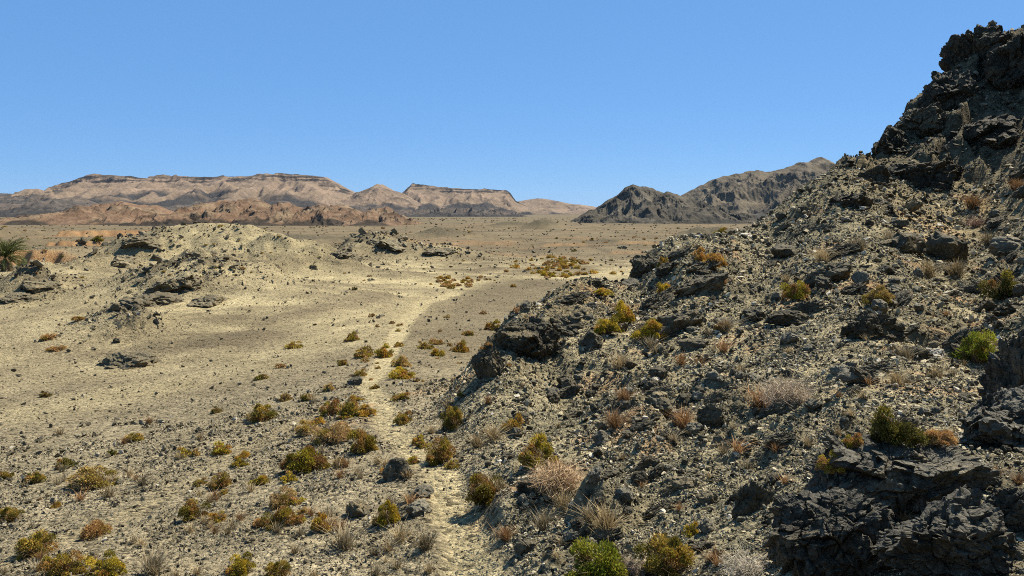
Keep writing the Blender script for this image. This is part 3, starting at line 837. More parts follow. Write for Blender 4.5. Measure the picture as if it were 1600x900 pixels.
# loose rocks as individuals
ROCKS = {}
def rock_mesh(v, mat):
    k = (v, mat.name)
    if k not in ROCKS:
        p, T = rock_shape(900 + v * 13, 4, 11, 0.22, 0.03, 0.12)
        p = p * np.array([0.5, 0.40, 0.34])
        ROCKS[k] = make_mesh("rock", p, T, None, mat, False)
    return ROCKS[k]
def put_rock(x, y, z, size, v, mat, label, group, rz, tilt=0.0, hs=1.0):
    o = link("rock", rock_mesh(v, mat))
    o.location = (x, y, z + size * 0.13 * hs); o.rotation_euler = (tilt, tilt * 0.5, rz); o.scale = (size, size, size * hs)
    return tag(o, label, "rock", group)
NAMED = [
 (1460, 556, 34, M_PALE, 0, 0.7, "bright white rock beside the bright green bush"),
 (1572, 483, 20, M_PALE, 1, 0.6, "small white stone just below the dark round bush"),
 (1385, 428, 26, M_ROCK, 2, 1.0, "dark boulder with grey top below the twin dark boulders"),
 (1418, 392, 46, M_ROCK, 3, 1.1, "smaller of the twin black boulders high on the slope"),
 (1478, 408, 62, M_ROCK, 4, 1.3, "larger pointed one of the twin black boulders high on the slope"),
 (1545, 485, 30, M_ROCK, 5, 1.0, "dark angular stone just under the dark round bush, by the white stone"),
 (1480, 424, 34, M_STONE, 6, 0.8, "pale grey boulder leaning below the pointed black boulder"),
 (620, 745, 36, M_ROCK, 7, 1.3, "pointed black rock standing beside the footpath"),
 (653, 800, 36, M_STONE, 8, 1.1, "grey rock with a sunlit face, between bush and footpath"),
 (560, 805, 36, M_ROCK, 9, 1.0, "dark block of stone just off the round bush by the footpath"),
 (660, 775, 34, M_STONE, 10, 0.7, "flat grey stone at the edge of the footpath"),
 (556, 600, 24, M_ROCK, 11, 0.9, "single black boulder beside the path in the valley"),
 (1030, 590, 30, M_ROCK, 1, 0.9, "dark split boulder in mid slope with a pale stone in front"),
 (1024, 596, 14, M_PALE, 2, 0.9, "small pale stone leaning on the dark split boulder"),
 (1330, 590, 34, M_STONE, 3, 0.6, "grey flat topped stone by the square cut boulder"),
 (1270, 640, 26, M_STONE, 4, 0.8, "light grey stone in a line of rubble under the grey brushwood"),
 (1150, 716, 12, M_PALE, 5, 0.9, "tiny white stone beneath a rusty grass tuft"),
 (1165, 372, 16, M_PALE, 6, 0.8, "white stone near the skyline above the golden bush"),
 (1030, 640, 44, M_ROCK, 7, 1.0, "rounded dark green boulder in mid slope"),
 (1085, 545, 40, M_ROCK, 8, 0.8, "dark flat boulder above the rusty tufts in mid slope"),
 (1180, 500, 40, M_ROCK, 9, 0.7, "dark wedge of rock on the open mid slope"),
 (1575, 395, 50, M_STONE, 10, 0.8, "grey slab of rock above the dark round bush"),
 (1225, 400, 44, M_ROCK, 11, 0.8, "dark boulder lying in the yellowish scree chute"),
 (925, 535, 40, M_ROCK, 0, 0.9, "dark boulder below the twin golden bushes"),
 (820, 860, 30, M_ROCK, 3, 1.0, "black rock at the low edge of the gravel near the footpath"),
 (1210, 755, 30, M_ROCK, 5, 1.0, "dark rock in the gravel just above the leaning slab"),
 (1060, 760, 40, M_ROCK, 6, 0.7, "patchy dark rock in open gravel below the slope tufts"),
 (955, 745, 30, M_ROCK, 8, 0.8, "dark rock just uphill of the tall dry tuft"),
]
nx, ny, nz_, _ = stand([n[0] for n in NAMED], [n[1] for n in NAMED])
M_STONE_OBJ = rock_material("grey_stone", (0.085, 0.077, 0.054), (0.14, 0.126, 0.088), (0.22, 0.195, 0.14), (0.24, 0.19, 0.12), 2.0, 0.4)
for i, (px, py, w, mat, v, hs, lab) in enumerate(NAMED):
    put_rock(nx[i], ny[i], nz_[i], w / F * ny[i] * 1.15, v, M_STONE_OBJ if mat is M_STONE else mat, lab, None, i * 1.3, 0.2 * math.sin(i), hs)

def rand_px(n, y0=350, y1=900):
    return R.uniform(-20, 1620, n), R.uniform(y0, y1, n)
qx, qy = rand_px(1700, 330, 905)
hx, hy, ok = hit(qx, qy)
ok &= hy < 260
qx, qy, hx, hy = qx[ok], qy[ok], hx[ok], hy[ok]
hz, _, hm, _, _, rkm, _ = terrain(hx, hy)
dpath = polydist(hx, hy, PATH)
prob = np.where(hm > 0.5, 0.35 + 0.5 * rkm, np.where(hy < 40, 0.16, 0.05) + 0.6 * rkm * (hm < 0.5))
keep = (R.random(len(hx)) < prob) & (dpath > 0.8)
hx, hy, hz, hm, rkm, qx, qy = (a_[keep] for a_ in (hx, hy, hz, hm, rkm, qx, qy))
spx = 8.0 * (1 - R.random(len(hx))) ** -0.5
spx = np.minimum(spx, 30) * np.where(hm > 0.5, 1.0, 0.5)
order = np.argsort(-spx)[:255]
for c, i in enumerate(order):
    if hm[i] > 0.5:
        if hz[i] > -1.0: lab, g = "loose dark rock on the high scree below and around the crag", "loose rocks high on the slope"
        elif hy[i] < 16: lab, g = "loose dark rock in the coarse gravel low on the stony slope", "loose rocks low on the slope"
        else: lab, g = "loose dark rock scattered over the middle of the stony slope", "loose rocks in mid slope"
    elif hy[i] > 60: lab, g = "loose brown rock on the knolls and pale floor across the valley", "loose rocks across the valley"
    else: lab, g = "loose grey rock lying among tufts on the grey gravel flat", "loose rocks on the gravel flat"
    mt = M_KNOLL if (hm[i] < 0.5 and hy[i] > 60) else (M_ROCK if R.random() < 0.6 else M_STONE_OBJ)
    put_rock(hx[i], hy[i], hz[i], spx[i] / F * hy[i], int(R.integers(12)), mt, lab, g, R.uniform(0, 6.28), R.uniform(-0.4, 0.4), R.uniform(0.7, 1.3))

# broken ledges of bedrock, strung along the dip of the slope
LEDGE = []
for v in range(8):
    p, T = rock_shape(1500 + v * 11, 5, 13, 0.30, 0.02, 0.16, bed=0.8)
    p = p * np.array([0.5, 0.24, 0.20])
    LEDGE.append(make_mesh("rock_ledge", p, T, None, M_ROCK, False))
qx, qy = rand_px(420, 270, 880)
lx, ly, ok = hit(qx, qy)
lz, _, hm, _, _, rkm, _ = terrain(lx, ly)
ok &= (hm > 0.8) & (R.random(len(lx)) < 0.25 + rkm) & (polydist(lx, ly, PATH) > 1.6)
for i in np.where(ok)[0][:60]:
    size = R.uniform(24, 62) / F * ly[i]
    if lz[i] > -1.0: lab, g = "ragged dark bedrock ledge high on the slope around the crag", "bedrock ledges high on the slope"
    elif ly[i] < 17: lab, g = "ragged dark bedrock ledge low on the gravelly slope", "bedrock ledges low on the slope"
    else: lab, g = "ragged dark bedrock ledge across the middle of the slope", "bedrock ledges in mid slope"
    o = link("rock_ledge", LEDGE[int(R.integers(8))])
    o.location = (lx[i], ly[i], lz[i] + size * 0.03); o.scale = (size, size, size * R.uniform(0.7, 1.3))
    o.rotation_euler = (R.uniform(-0.3, 0.3), R.uniform(-0.75, -0.2), R.uniform(-0.4, 0.5))
    tag(o, lab, "rock ledge", g)

# countless stones: one mesh
def hulls(n, seed):
    out = []
    rg = np.random.default_rng(seed)
    for _ in range(n):
        pts = rg.normal(size=(int(rg.integers(8, 12)), 3)); pts /= np.linalg.norm(pts, axis=1)[:, None]
        pts *= np.array([0.5, 0.38, 0.28]) * rg.uniform(0.8, 1.1, (len(pts), 1))
        bm = bmesh.new()
        for p in pts: bm.verts.new(p)
        res = bmesh.ops.convex_hull(bm, input=bm.verts[:])
        bmesh.ops.triangulate(bm, faces=bm.faces[:])
        loose = [v for v in bm.verts if not v.link_faces]
        for v in loose: bm.verts.remove(v)
        bm.verts.index_update()
        out.append((np.array([v.co[:] for v in bm.verts]), np.array([[v.index for v in f.verts] for f in bm.faces])))
        bm.free()
    return out
HULLS = hulls(14, 5)
def rand_rots(n):
    q = R.normal(size=(n, 4)); q /= np.linalg.norm(q, axis=1)[:, None]
    w, x, y, z = q.T
    return np.stack([1 - 2 * (y * y + z * z), 2 * (x * y - z * w), 2 * (x * z + y * w), 2 * (x * y + z * w), 1 - 2 * (x * x + z * z), 2 * (y * z - x * w),
                     2 * (x * z - y * w), 2 * (y * z + x * w), 1 - 2 * (x * x + y * y)], 1).reshape(n, 3, 3)

def scree(name, N, label, want_hill):
    t = R.uniform(-0.58, 0.58, N); r = np.exp(R.uniform(math.log(4.5), math.log(95 if want_hill else 210), N))
    x, y = np.sin(t) * r, np.cos(t) * r
    z, pale, hm, orr, gr, rk, _ = terrain(x, y)
    dp = polydist(x, y, PATH); dtl = polydist(x, y, TRAIL)
    clump = sstep(-0.25, 0.25, fbm2(x / 1.6, y / 1.6, 3, 81))
    if want_hill: pr = (hm > 0.5) * (0.35 + 0.65 * clump)
    else: pr = (hm <= 0.5) * np.where(r < 29 + 5 * clump, 0.25 + 0.75 * clump, 0.02 + 0.07 * clump * (1 + (r < 45)) + 0.5 * np.clip(rk * 1.6, 0, 1))
    pr = pr * np.where(dp < 0.4, np.where(r < 21, 0.5, 0.2), 1) * np.where(dtl < 0.4, 0.4, 1)
    k = R.random(N) < pr
    x, y, z, r, hm, rk, dp = x[k], y[k], z[k], r[k], hm[k], rk[k], dp[k]
    n = len(x); print(name, n)
    s = r * (0.00175 if want_hill else 0.00145) * (1 - R.random(n)) ** -0.42
    s = np.minimum(s, r * (0.010 if want_hill else 0.008)) * np.where(dp < 0.5, 0.7, 1)
    if not want_hill: s = s * np.where(r > 40, 0.85 + 1.1 * np.clip(rk * 1.5, 0, 1) * R.random(n), 1.05)
    pick = R.integers(0, len(HULLS), n)
    cls = R.random(n)
    base = np.where((cls < 0.32)[:, None], np.array([0.055, 0.047, 0.031]), np.where((cls < 0.64)[:, None], np.array([0.16, 0.14, 0.092]), np.where((cls < 0.955)[:, None], np.array([0.33, 0.28, 0.18]), np.array([0.46, 0.41, 0.31]))))
    base = base * R.uniform(0.75, 1.3, (n, 1))
    if not want_hill: base = base + (np.array([0.21, 0.175, 0.112]) - base) * (0.45 * sstep(35, 60, r) * (rk < 0.2))[:, None]
    else: base = base * np.where(z > 2.5, 0.62, 1.0)[:, None]
    if not want_hill: base = base * 0.75 + np.array([0.20, 0.165, 0.105]) * 0.25
    Vs, Fs, Cs = [], [], []; off = 0
    for h, (hv, hf) in enumerate(HULLS):
        idx = np.where(pick == h)[0]; m = len(idx)
        if not m: continue
        RM = rand_rots(m)
        P3 = np.einsum('nij,vj->nvi', RM, hv) * s[idx][:, None, None]
        P3[..., 2] *= 0.85
        P3 += np.stack([x[idx], y[idx], z[idx] + s[idx] * 0.20], 1)[:, None]
        Vs.append(P3.reshape(-1, 3)); Fs.append((hf[None] + (np.arange(m) * len(hv))[:, None, None] + off).reshape(-1, 3))
        Cs.append(np.repeat(base[idx], len(hv), 0)); off += m * len(hv)
    me = make_mesh(name, np.concatenate(Vs), np.concatenate(Fs), None, M_STONE, False, np.concatenate(Cs))
    return tag(link(name, me), label, "stones", None, 'stuff')
scree("scree", 520000, "countless angular grey, black and tan stones covering the rocky slope", True)
scree("gravel", 420000, "countless small grey and tan stones strewn over the valley floor", False)

# ------------------------------------------------------------------ shrubs
PAL = {
 'olive': [((0.19, 0.140, 0.022), 5), ((0.22, 0.150, 0.028), 4), ((0.21, 0.120, 0.034), 3), ((0.10, 0.082, 0.016), 2)],
 'yellow': [((0.28, 0.200, 0.020), 5), ((0.22, 0.170, 0.020), 4), ((0.26, 0.145, 0.030), 3), ((0.13, 0.105, 0.018), 2)],
 'gold': [((0.30, 0.180, 0.028), 5), ((0.26, 0.145, 0.036), 4), ((0.22, 0.160, 0.022), 3)],
 'brown': [((0.22, 0.125, 0.045), 5), ((0.25, 0.155, 0.060), 3), ((0.16, 0.110, 0.026), 3)],
 'tan': [((0.29, 0.195, 0.080), 5), ((0.25, 0.170, 0.050), 4), ((0.19, 0.140, 0.028), 3)],
 'green': [((0.13, 0.145, 0.016), 5), ((0.18, 0.175, 0.020), 4), ((0.08, 0.085, 0.014), 3), ((0.20, 0.135, 0.03), 1)],
 'dark': [((0.085, 0.075, 0.015), 5), ((0.13, 0.108, 0.019), 3), ((0.05, 0.048, 0.012), 3), ((0.15, 0.088, 0.024), 2)],
 'bicolor': [((0.22, 0.120, 0.040), 5), ((0.22, 0.175, 0.020), 5), ((0.14, 0.11, 0.018), 2)],
}
FOL = {}
LEAVES = {0: (6500, 0.050, 0.020), 1: (2200, 0.075, 0.034), 2: (500, 0.12, 0.07)}
def foliage(kind, lod, var):
    key = (kind, lod, var)
    if key in FOL: return FOL[key]
    rg = np.random.default_rng(hash(kind) % 1000 if False else sum(map(ord, kind)) * 31 + lod * 7 + var * 131)
    n, L, Wd = LEAVES[lod]
    K = 26
    az = rg.uniform(0, 6.283, K); el = np.arcsin(rg.uniform(0.0, 1.0, K) ** 1.5)
    rad = rg.uniform(0.16, 0.45, K)
    rad = rad * 0.95
    C = np.stack([np.cos(az) * np.cos(el) * rad, np.sin(az) * np.cos(el) * rad, 0.02 + np.sin(el) * rad * 0.85], 1)
    cr = rg.uniform(0.08, 0.18, K)
    pal = PAL[kind]; wts = np.array([p[1] for p in pal], float); wts /= wts.sum()
    cc = 1.5 * np.array([pal[i][0] for i in rg.choice(len(pal), K, p=wts)])
    c = rg.integers(0, K, n)
    d = rg.normal(size=(n, 3)); d /= np.linalg.norm(d, axis=1)[:, None]
    d[:, 2] = np.abs(d[:, 2]) * 0.95 - 0.22
    pos = C[c] + d * (cr[c] * rg.uniform(0.55, 1.05, n))[:, None]
    pos[:, 2] = np.maximum(pos[:, 2], 0.005)
    out = pos - np.array([0, 0, 0.05]); out /= np.linalg.norm(out, axis=1)[:, None] + 1e-6
    ax = out * 0.7 + d * 0.4 + rg.normal(size=(n, 3)) * 0.45; ax /= np.linalg.norm(ax, axis=1)[:, None]
    sd = np.cross(ax, rg.normal(size=(n, 3))); sd /= np.linalg.norm(sd, axis=1)[:, None] + 1e-6
    l = L * rg.uniform(0.6, 1.3, n)[:, None]; w = Wd * rg.uniform(0.7, 1.3, n)[:, None]
    q = np.stack([pos - ax * l * 0.4, pos + sd * w * 0.5, pos + ax * l * 0.6, pos - sd * w * 0.5], 1).reshape(-1, 3)
    col = cc[c] * rg.uniform(0.7, 1.35, (n, 1)) * (1 + rg.normal(size=(n, 3)) * 0.06)
    me = make_mesh("foliage", q, None, np.arange(n * 4).reshape(-1, 4), M_LEAF, False, np.repeat(np.clip(col, 0.004, 1), 4, 0))
    tw = None
    if lod < 2:
        tw = twig_mesh("branches", 110 if lod == 0 else 50, 0.56, 0.42, 0.006 if lod == 0 else 0.010, rg, (0.21, 0.145, 0.085))
    FOL[key] = (me, tw)
    return FOL[key]

def twig_mesh(name, n, spread, height, rad, rg, colr, wig=0.25, colvar=0.3, segs=3, mat=None):
    Vs, Fs, Cs = [], [], []; off = 0
    for i in range(n):
        a_ = rg.uniform(0, 6.283); s_ = spread * math.sqrt(rg.uniform(0.02, 1)); h_ = height * rg.uniform(0.35, 1.05)
        start = np.array([rg.normal() * 0.05, rg.normal() * 0.05, -0.03])
        end = np.array([math.cos(a_) * s_, math.sin(a_) * s_, h_ * (1.1 - 0.5 * s_ / max(spread, 1e-3))])
        mids = [start + (end - start) * (k / segs) + rg.normal(size=3) * wig * 0.12 * (0 < k) + np.array([0, 0, 0.25 * h_ * math.sin(math.pi * k / segs) * 0.4]) for k in range(segs + 1)]
        c = np.array(colr) * (1 + rg.uniform(-colvar, colvar))
        for k, m_ in enumerate(mids):
            rr = rad * (1 - 0.8 * k / segs)
            for t in range(3):
                Vs.append(m_ + rr * np.array([math.cos(t * 2.094), math.sin(t * 2.094), 0.3 * math.sin(t * 2.0)])); Cs.append(c)
        for k in range(segs):
            for t in range(3):
                u0 = off + k * 3 + t; u1 = off + k * 3 + (t + 1) % 3
                Fs.append((u0, u1, u1 + 3, u0 + 3))
        off += (segs + 1) * 3
    return make_mesh(name, np.array(Vs), None, np.array(Fs), mat or M_TWIG, False, np.array(Cs))

PROTO = {}
def shrub(x, y, z, W, wpx, kind, var, hr, rz, label, group=None):
    lod = 0 if wpx > 38 else 1 if wpx > 17 else 2
    key = (kind, lod, var)
    if lod == 2:
        o = link("shrub", foliage(kind, lod, var)[0])
    elif key not in PROTO:
        f_, t_ = foliage(kind, lod, var)
        o = bpy.data.objects.new("shrub", None); COL.objects.link(o); o.empty_display_size = 0.3
        link("foliage", f_, o); link("branches", t_, o)
        PROTO[key] = o
    else:
        o = copy_tree(PROTO[key])
        for k_ in ('label', 'group'):
            if k_ in o: del o[k_]
    o.location = (x, y, z - 0.02 * W); o.rotation_euler = (0, 0, rz); o.scale = (W * 1.05, W * 0.9, W * hr * 1.12 / 0.55)
    return tag(o, label, "shrub", group)

SH = [
 # px, base py, w, h/w, kind, label
 (940, 906, 105, 0.62, 'green', "large leafy green bush at the lower edge, beside an olive one"),
 (1040, 906, 105, 0.58, 'olive', "large olive green bush with bare grey twigs at the lower edge"),
 (845, 728, 72, 0.72, 'yellow', "tall golden green bush leaning over pale dry brushwood by the footpath"),
 (760, 785, 64, 0.75, 'olive', "round olive and rust bush on the edge of the footpath, below the golden one"),
 (1395, 690, 85, 0.72, 'dark', "dark green bush sitting on top of the black outcrop"),
 (1465, 690, 50, 0.55, 'brown', "brownish green bush on the black outcrop, next to the dark green bush"),
 (1525, 568, 74, 0.72, 'green', "bright green bush beside the white rock"),
 (1567, 468, 64, 0.72, 'dark', "dark round bush high on the slope with a white stone below"),
 (1300, 735, 46, 0.7, 'bicolor', "small half green, half rust bush against the black outcrop"),
 (1335, 697, 30, 0.8, 'bicolor', "small rust and olive bush uphill of the half green one"),
 (1108, 418, 56, 0.60, 'gold', "large golden bush near the skyline of the spur"),
 (973, 505, 44, 0.85, 'yellow', "upper of the twin golden yellow bushes on the spur"),
 (950, 520, 46, 0.62, 'yellow', "lower of the twin golden yellow bushes on the spur"),
 (1020, 526, 52, 0.66, 'yellow', "wide olive gold bush right beside the twin bushes"),
 (937, 461, 38, 0.4, 'yellow', "flat yellow green bush on the spur crest"),
 (1034, 462, 32, 0.75, 'yellow', "yellow green bush on the spur below the dark rock knob"),
 (1038, 420, 22, 0.9, 'gold', "small upright orange bush on the spur crest"),
 (1125, 366, 22, 0.6, 'yellow', "small lime bush on the skyline above the golden one"),
 (1243, 468, 40, 0.85, 'bicolor', "lime and rust bush beside the black shaded ledge"),
 (1370, 476, 52, 0.55, 'tan', "olive tan bush above the big slanting slab"),
 (1080, 838, 28, 0.9, 'yellow', "small yellow green bush in gravel just below the open slope"),
 (803, 672, 34, 0.8, 'gold', "pale orange bush on the slope uphill from the footpath"),
 (706, 672, 42, 0.9, 'olive', "upright olive bush on the slope foot, across the path from the large thicket"),
 (688, 722, 60, 0.7, 'olive', "wide olive bush in the bend of the footpath"),
 (630, 662, 30, 0.8, 'olive', "small dark olive bush on the orange bank beside the footpath"),
 (476, 735, 72, 0.62, 'bicolor', "wide rust pink and yellow bush, lower part of the large thicket"),
 (515, 692, 70, 0.55, 'tan', "wide straw coloured bush in the middle of the large thicket"),
 (565, 706, 52, 0.78, 'olive', "olive tan bush at the path end of the large thicket"),
 (480, 680, 40, 0.6, 'tan', "small tan bush behind the large thicket"),
 (545, 652, 36, 0.85, 'olive', "dense olive bush with a rounded top where trail meets footpath"),
 (518, 648, 34, 0.8, 'bicolor', "rust and lime bush touching the dense olive one at the trail junction"),
 (412, 657, 56, 0.48, 'olive', "low wide olive bush on the gravel flat uphill of the trail"),
 (440, 790, 46, 0.62, 'tan', "tan and olive bush just above the dark olive clump"),
 (436, 822, 50, 0.66, 'olive', "olive clump with a straw skirt below the tan bush"),
 (501, 830, 34, 0.85, 'gold', "neat round golden bush standing alone in the gravel"),
 (604, 818, 42, 0.95, 'yellow', "yellow green bush between two grey rocks beside the footpath"),
 (374, 896, 54, 0.6, 'yellow', "yellow olive bush at the lower edge, far from the footpath"),
 (433, 902, 44, 0.55, 'olive', "olive bush at the lower edge nearer the footpath"),
 (100, 908, 70, 0.6, 'olive', "wide olive bush at the lower edge in the far corner"),
 (165, 910, 60, 0.6, 'yellow', "yellow green bush at the lower edge beside the corner bush"),
 (52, 866, 72, 0.5, 'olive', "low spreading olive bush above the corner bush"),
 (150, 838, 44, 0.7, 'brown', "brown olive bush on the gravel flat below the trail"),
 (303, 810, 42, 0.75, 'olive', "round olive bush on the gravel flat below the trail"),
 (338, 815, 34, 0.5, 'gold', "low golden clump touching the round olive bush"),
 (346, 762, 40, 0.65, 'olive', "olive bush with dark centre on the trail verge"),
 (313, 758, 22, 0.6, 'olive', "small olive bush next to the dark centred one by the trail"),
 (347, 710, 38, 0.5, 'yellow', "low yellow green bush above the trail"),
 (376, 728, 26, 0.6, 'yellow', "small yellow green bush on the trail edge"),
 (306, 713, 18, 0.7, 'tan', "tiny tan bush beside the low yellow green bush"),
 (148, 760, 86, 0.36, 'tan', "long low straw and olive bush on the flat, widest one there"),
 (208, 690, 34, 0.45, 'olive', "lone olive bush high on the gravel flat"),
 (176, 712, 16, 0.8, 'dark', "small dark bush downhill of the lone olive bush"),
 (104, 730, 36, 0.55, 'dark', "dark olive bush on the flat above the long straw bush"),
 (55, 756, 32, 0.62, 'olive', "olive bush on the flat, near the picture edge"),
 (8, 748, 26, 0.62, 'olive', "olive bush cut by the picture edge, upper one"),
 (16, 812, 40, 0.55, 'olive', "olive bush cut by the picture edge, lower one"),
 (86, 793, 18, 0.6, 'gold', "tiny golden bush between edge bush and trail"),
 (337, 646, 20, 0.6, 'dark', "small dark olive bush where flat meets pale wash"),
 (408, 593, 26, 0.4, 'dark', "flat dark green bush on the pale wash"),
 (438, 575, 16, 0.5, 'brown', "small reddish dry bush on the pale valley floor"),
 (71, 621, 20, 0.55, 'dark', "dark brown cushion bush alone on the pale wash"),
 (76, 531, 30, 0.4, 'brown', "twin brown cushion bush on the pale slope below the palm"),
 (122, 502, 24, 0.45, 'brown', "rust brown bush on the pale slope between palm and knoll"),
 (90, 548, 26, 0.4, 'brown', "faded reddish bush under the twin brown cushion"),
 (566, 559, 26, 0.6, 'olive', "pale olive bush on the gravel beside the path, farther one"),
 (534, 571, 20, 0.6, 'olive', "small olive bush on the gravel short of the path"),
 (563, 587, 22, 0.6, 'olive', "olive orange bush close beside the path, behind the black boulder"),
 (447, 626, 22, 0.6, 'tan', "small straw bush on the flat above the low wide olive bush"),
 (478, 626, 22, 0.6, 'olive', "small olive bush next to the straw one on the flat"),
 (515, 610, 22, 0.6, 'tan', "tan bush near the black boulder by the path"),
 (627, 572, 32, 0.6, 'tan', "tan olive bush across the path, upper of a pair"),
 (629, 591, 46, 0.45, 'yellow', "lime green cushion bush across the path, lower of a pair"),
 (585, 608, 16, 0.6, 'olive', "tiny olive bush at the path edge below the lime cushion"),
 (666, 545, 26, 0.5, 'olive', "olive bush on the grey apron, part of a loose trio, lower tone"),
 (682, 556, 26, 0.6, 'yellow', "yellow olive bush on the grey apron, lowest of a loose trio"),
 (680, 538, 24, 0.5, 'brown', "rust bush on the grey apron, highest of a loose trio"),
 (623, 542, 14, 0.7, 'olive', "tiny olive dot bush on the path verge far down the valley"),
 (717, 550, 28, 0.75, 'gold', "golden bush on the apron below the black shaded rock face"),
 (732, 524, 22, 0.5, 'olive', "olive bush on the apron above the golden one"),
 (770, 516, 34, 0.5, 'yellow', "yellow green bush just under the brown rock knob"),
 (500, 690, 20, 0.6, 'tan', "small straw bush inside the large thicket"),
 (1130, 518, 22, 0.9, 'brown', "dry brown bush by the slope ledge uphill of wide gold bush"),
 (152, 377, 22, 0.55, 'dark', "dark thorny bush alone on the plain by the orange banks"),
 (555, 453, 10, 0.6, 'dark', "small dark cushion on the pale slope beyond the knoll"),
 (897, 393, 9, 0.6, 'dark', "larger of two dark bush dots out on the plain"),
 (925, 376, 8, 0.6, 'dark', "smaller and farther of two dark bush dots out on the plain"),
]
for i in range(34):     # loose clumps around the thicket, the trail and the slope foot
    cx_, cy_ = [(520, 690), (430, 800), (690, 700), (340, 745), (600, 640), (560, 560)][i % 6]
    SH.append((cx_ + R.normal() * 45, cy_ + R.normal() * 24, R.uniform(16, 36), R.uniform(0.4, 0.65), ['gold', 'olive', 'tan', 'yellow', 'bicolor'][int(R.integers(5))], 't'))
# plain clusters
for i in range(58):
    px = R.normal(872, 32); py = 402 + 30 * R.random() + abs(R.normal()) * 3
    SH.append((px, py, R.uniform(6, 16), 0.5, ['gold', 'brown', 'olive', 'yellow'][int(R.integers(4))], None))
for i in range(30):
    px = R.normal(725, 28); py = R.uniform(434, 452)
    SH.append((px, py, R.uniform(6, 15), 0.55, ['gold', 'brown', 'olive'][int(R.integers(3))], None))
for i in range(90):
    SH.append((R.uniform(0, 1100), R.uniform(352, 440), R.uniform(3, 8), 0.5, ['dark', 'brown', 'olive'][int(R.integers(3))], 'p'))
for i in range(26):
    SH.append((R.uniform(560, 800), R.uniform(490, 600), R.uniform(6, 12), 0.6, ['brown', 'tan'][int(R.integers(2))], 'a'))
sx, sy, sz, sok = stand([s[0] for s in SH], [min(s[1], 899) if s[4] != 'green' else s[1] for s in SH])
for i, (px, py, w, hr, kind, lab) in enumerate(SH):
    if not sok[i] or sy[i] > 850: continue
    W = w / F * sy[i] * 1.12
    g = None
    if lab is None:
        if px > 795: lab, g = "small golden or rust bush in the dense patch on the plain", "bushes in the dense patch on the plain"
        else: lab, g = "small orange olive bush where the footpath fades out in the valley", "bushes where the path fades out"
    elif lab == 'p': lab, g = "tiny dark bush dotted over the wide distant plain", "bushes dotted over the plain"
    elif lab == 't': lab, g = 'low ochre or olive bush loosely clustered along trail and footpath', 'low bushes clustered along trail and footpath'
    elif lab == 'a': lab, g = "tiny brown bush scattered on the grey apron beside the path", "bushes scattered on the grey apron"
    shrub(sx[i], sy[i], sz[i], W, w * 0.999, kind, i % 3, hr, (i * 2.4) % 6.28, lab, g)

def plain_scrub(N=5200):
    px = R.uniform(-100, 1250, N); py = 336 + 95 * R.random(N) ** 1.6
    u = (px - 800) / F; Y = 11.5 * F / (py - HZ); Y = np.minimum(Y, 1500)
    x = u * Y; z, _, hm, _, _, _, _ = terrain(x, Y)
    dens = sstep(-0.2, 0.25, fbm2(x / 70, Y / 30, 3, 95))
    k = (hm < 0.1) & (Y > 150) & (R.random(N) < 0.15 + 0.85 * dens)
    x, Y, z = x[k], Y[k], z[k]; n = len(x)
    W = np.clip(Y / F * R.uniform(1.5, 4.0, n), 0.4, 2.6)
    ang = np.arange(6) * 1.047
    dome = np.concatenate([np.stack([np.cos(ang) * .5, np.sin(ang) * .5, 0 * ang - .05], 1), np.stack([np.cos(ang + .5) * .36, np.sin(ang + .5) * .36, 0 * ang + .3], 1), [[0, 0, .46]]])
    fc = []
    for i in range(6):
        j = (i + 1) % 6; fc += [(i, j, 6 + i), (j, 6 + j, 6 + i), (6 + i, 6 + j, 12)]
    P_ = dome[None] * W[:, None, None] * R.uniform(0.75, 1.25, (n, 13, 1)) + np.stack([x, Y, z], 1)[:, None]
    T = (np.array(fc)[None] + (np.arange(n) * 13)[:, None, None]).reshape(-1, 3)
    pal = np.array([(0.06, 0.052, 0.024), (0.10, 0.07, 0.035), (0.09, 0.08, 0.03), (0.14, 0.085, 0.035)])
    C = np.repeat(pal[R.integers(0, 4, n)], 13, 0)
    tag(link("scrub", make_mesh("scrub", P_.reshape(-1, 3), T, None, M_LEAF, False, C)), "countless specks of low dark scrub over the distant plain", "scrub", None, 'stuff')
plain_scrub()

# ------------------------------------------------------------------ dry grass tufts and brushwood
def blades(n, rg, width, colr, lean=0.5):
    a_ = rg.uniform(0, 6.283, n); ln = np.abs(rg.normal(size=n)) * lean; h = rg.uniform(0.5, 1.0, n)
    base = rg.normal(size=(n, 3)) * np.array([0.10, 0.10, 0])
    d = np.stack([np.cos(a_) * ln, np.sin(a_) * ln, h], 1)
    mid = base + d * 0.55 + np.array([0, 0, 0.05]); tip = base + d * np.array([1.25, 1.25, 0.95])
    sd = np.stack([-np.sin(a_ + 0.6), np.cos(a_ + 0.6), 0 * a_], 1) * width
    V = np.stack([base - sd * 0.6, base + sd * 0.6, mid - sd * 0.5, mid + sd * 0.5, tip], 1).reshape(-1, 3)
    V[:, 2] -= 0.03
    o = np.arange(n)[:, None] * 5
    Q = o + np.array([[0, 1, 3, 2]]); T = o + np.array([[2, 3, 4]])
    c = np.array(colr) * rg.uniform(0.6, 1.4, (n, 1))
    return V, T, Q, np.repeat(c, 5, 0)
TUFT = {}
TCOL = [(0.29, 0.22, 0.115), (0.25, 0.145, 0.065), (0.23, 0.185, 0.11), (0.34, 0.26, 0.14)]
def tuft_mesh(lod, var):
    k = (lod, var)
    if k not in TUFT:
        rg = np.random.default_rng(500 + var * 10 + lod)
        V, T, Q, C = blades((200, 70, 26)[lod], rg, (0.016, 0.03, 0.06)[lod], TCOL[var % 4])
        TUFT[k] = make_mesh("dry_tuft", V, T, Q, M_DRY, False, C)
    return TUFT[k]
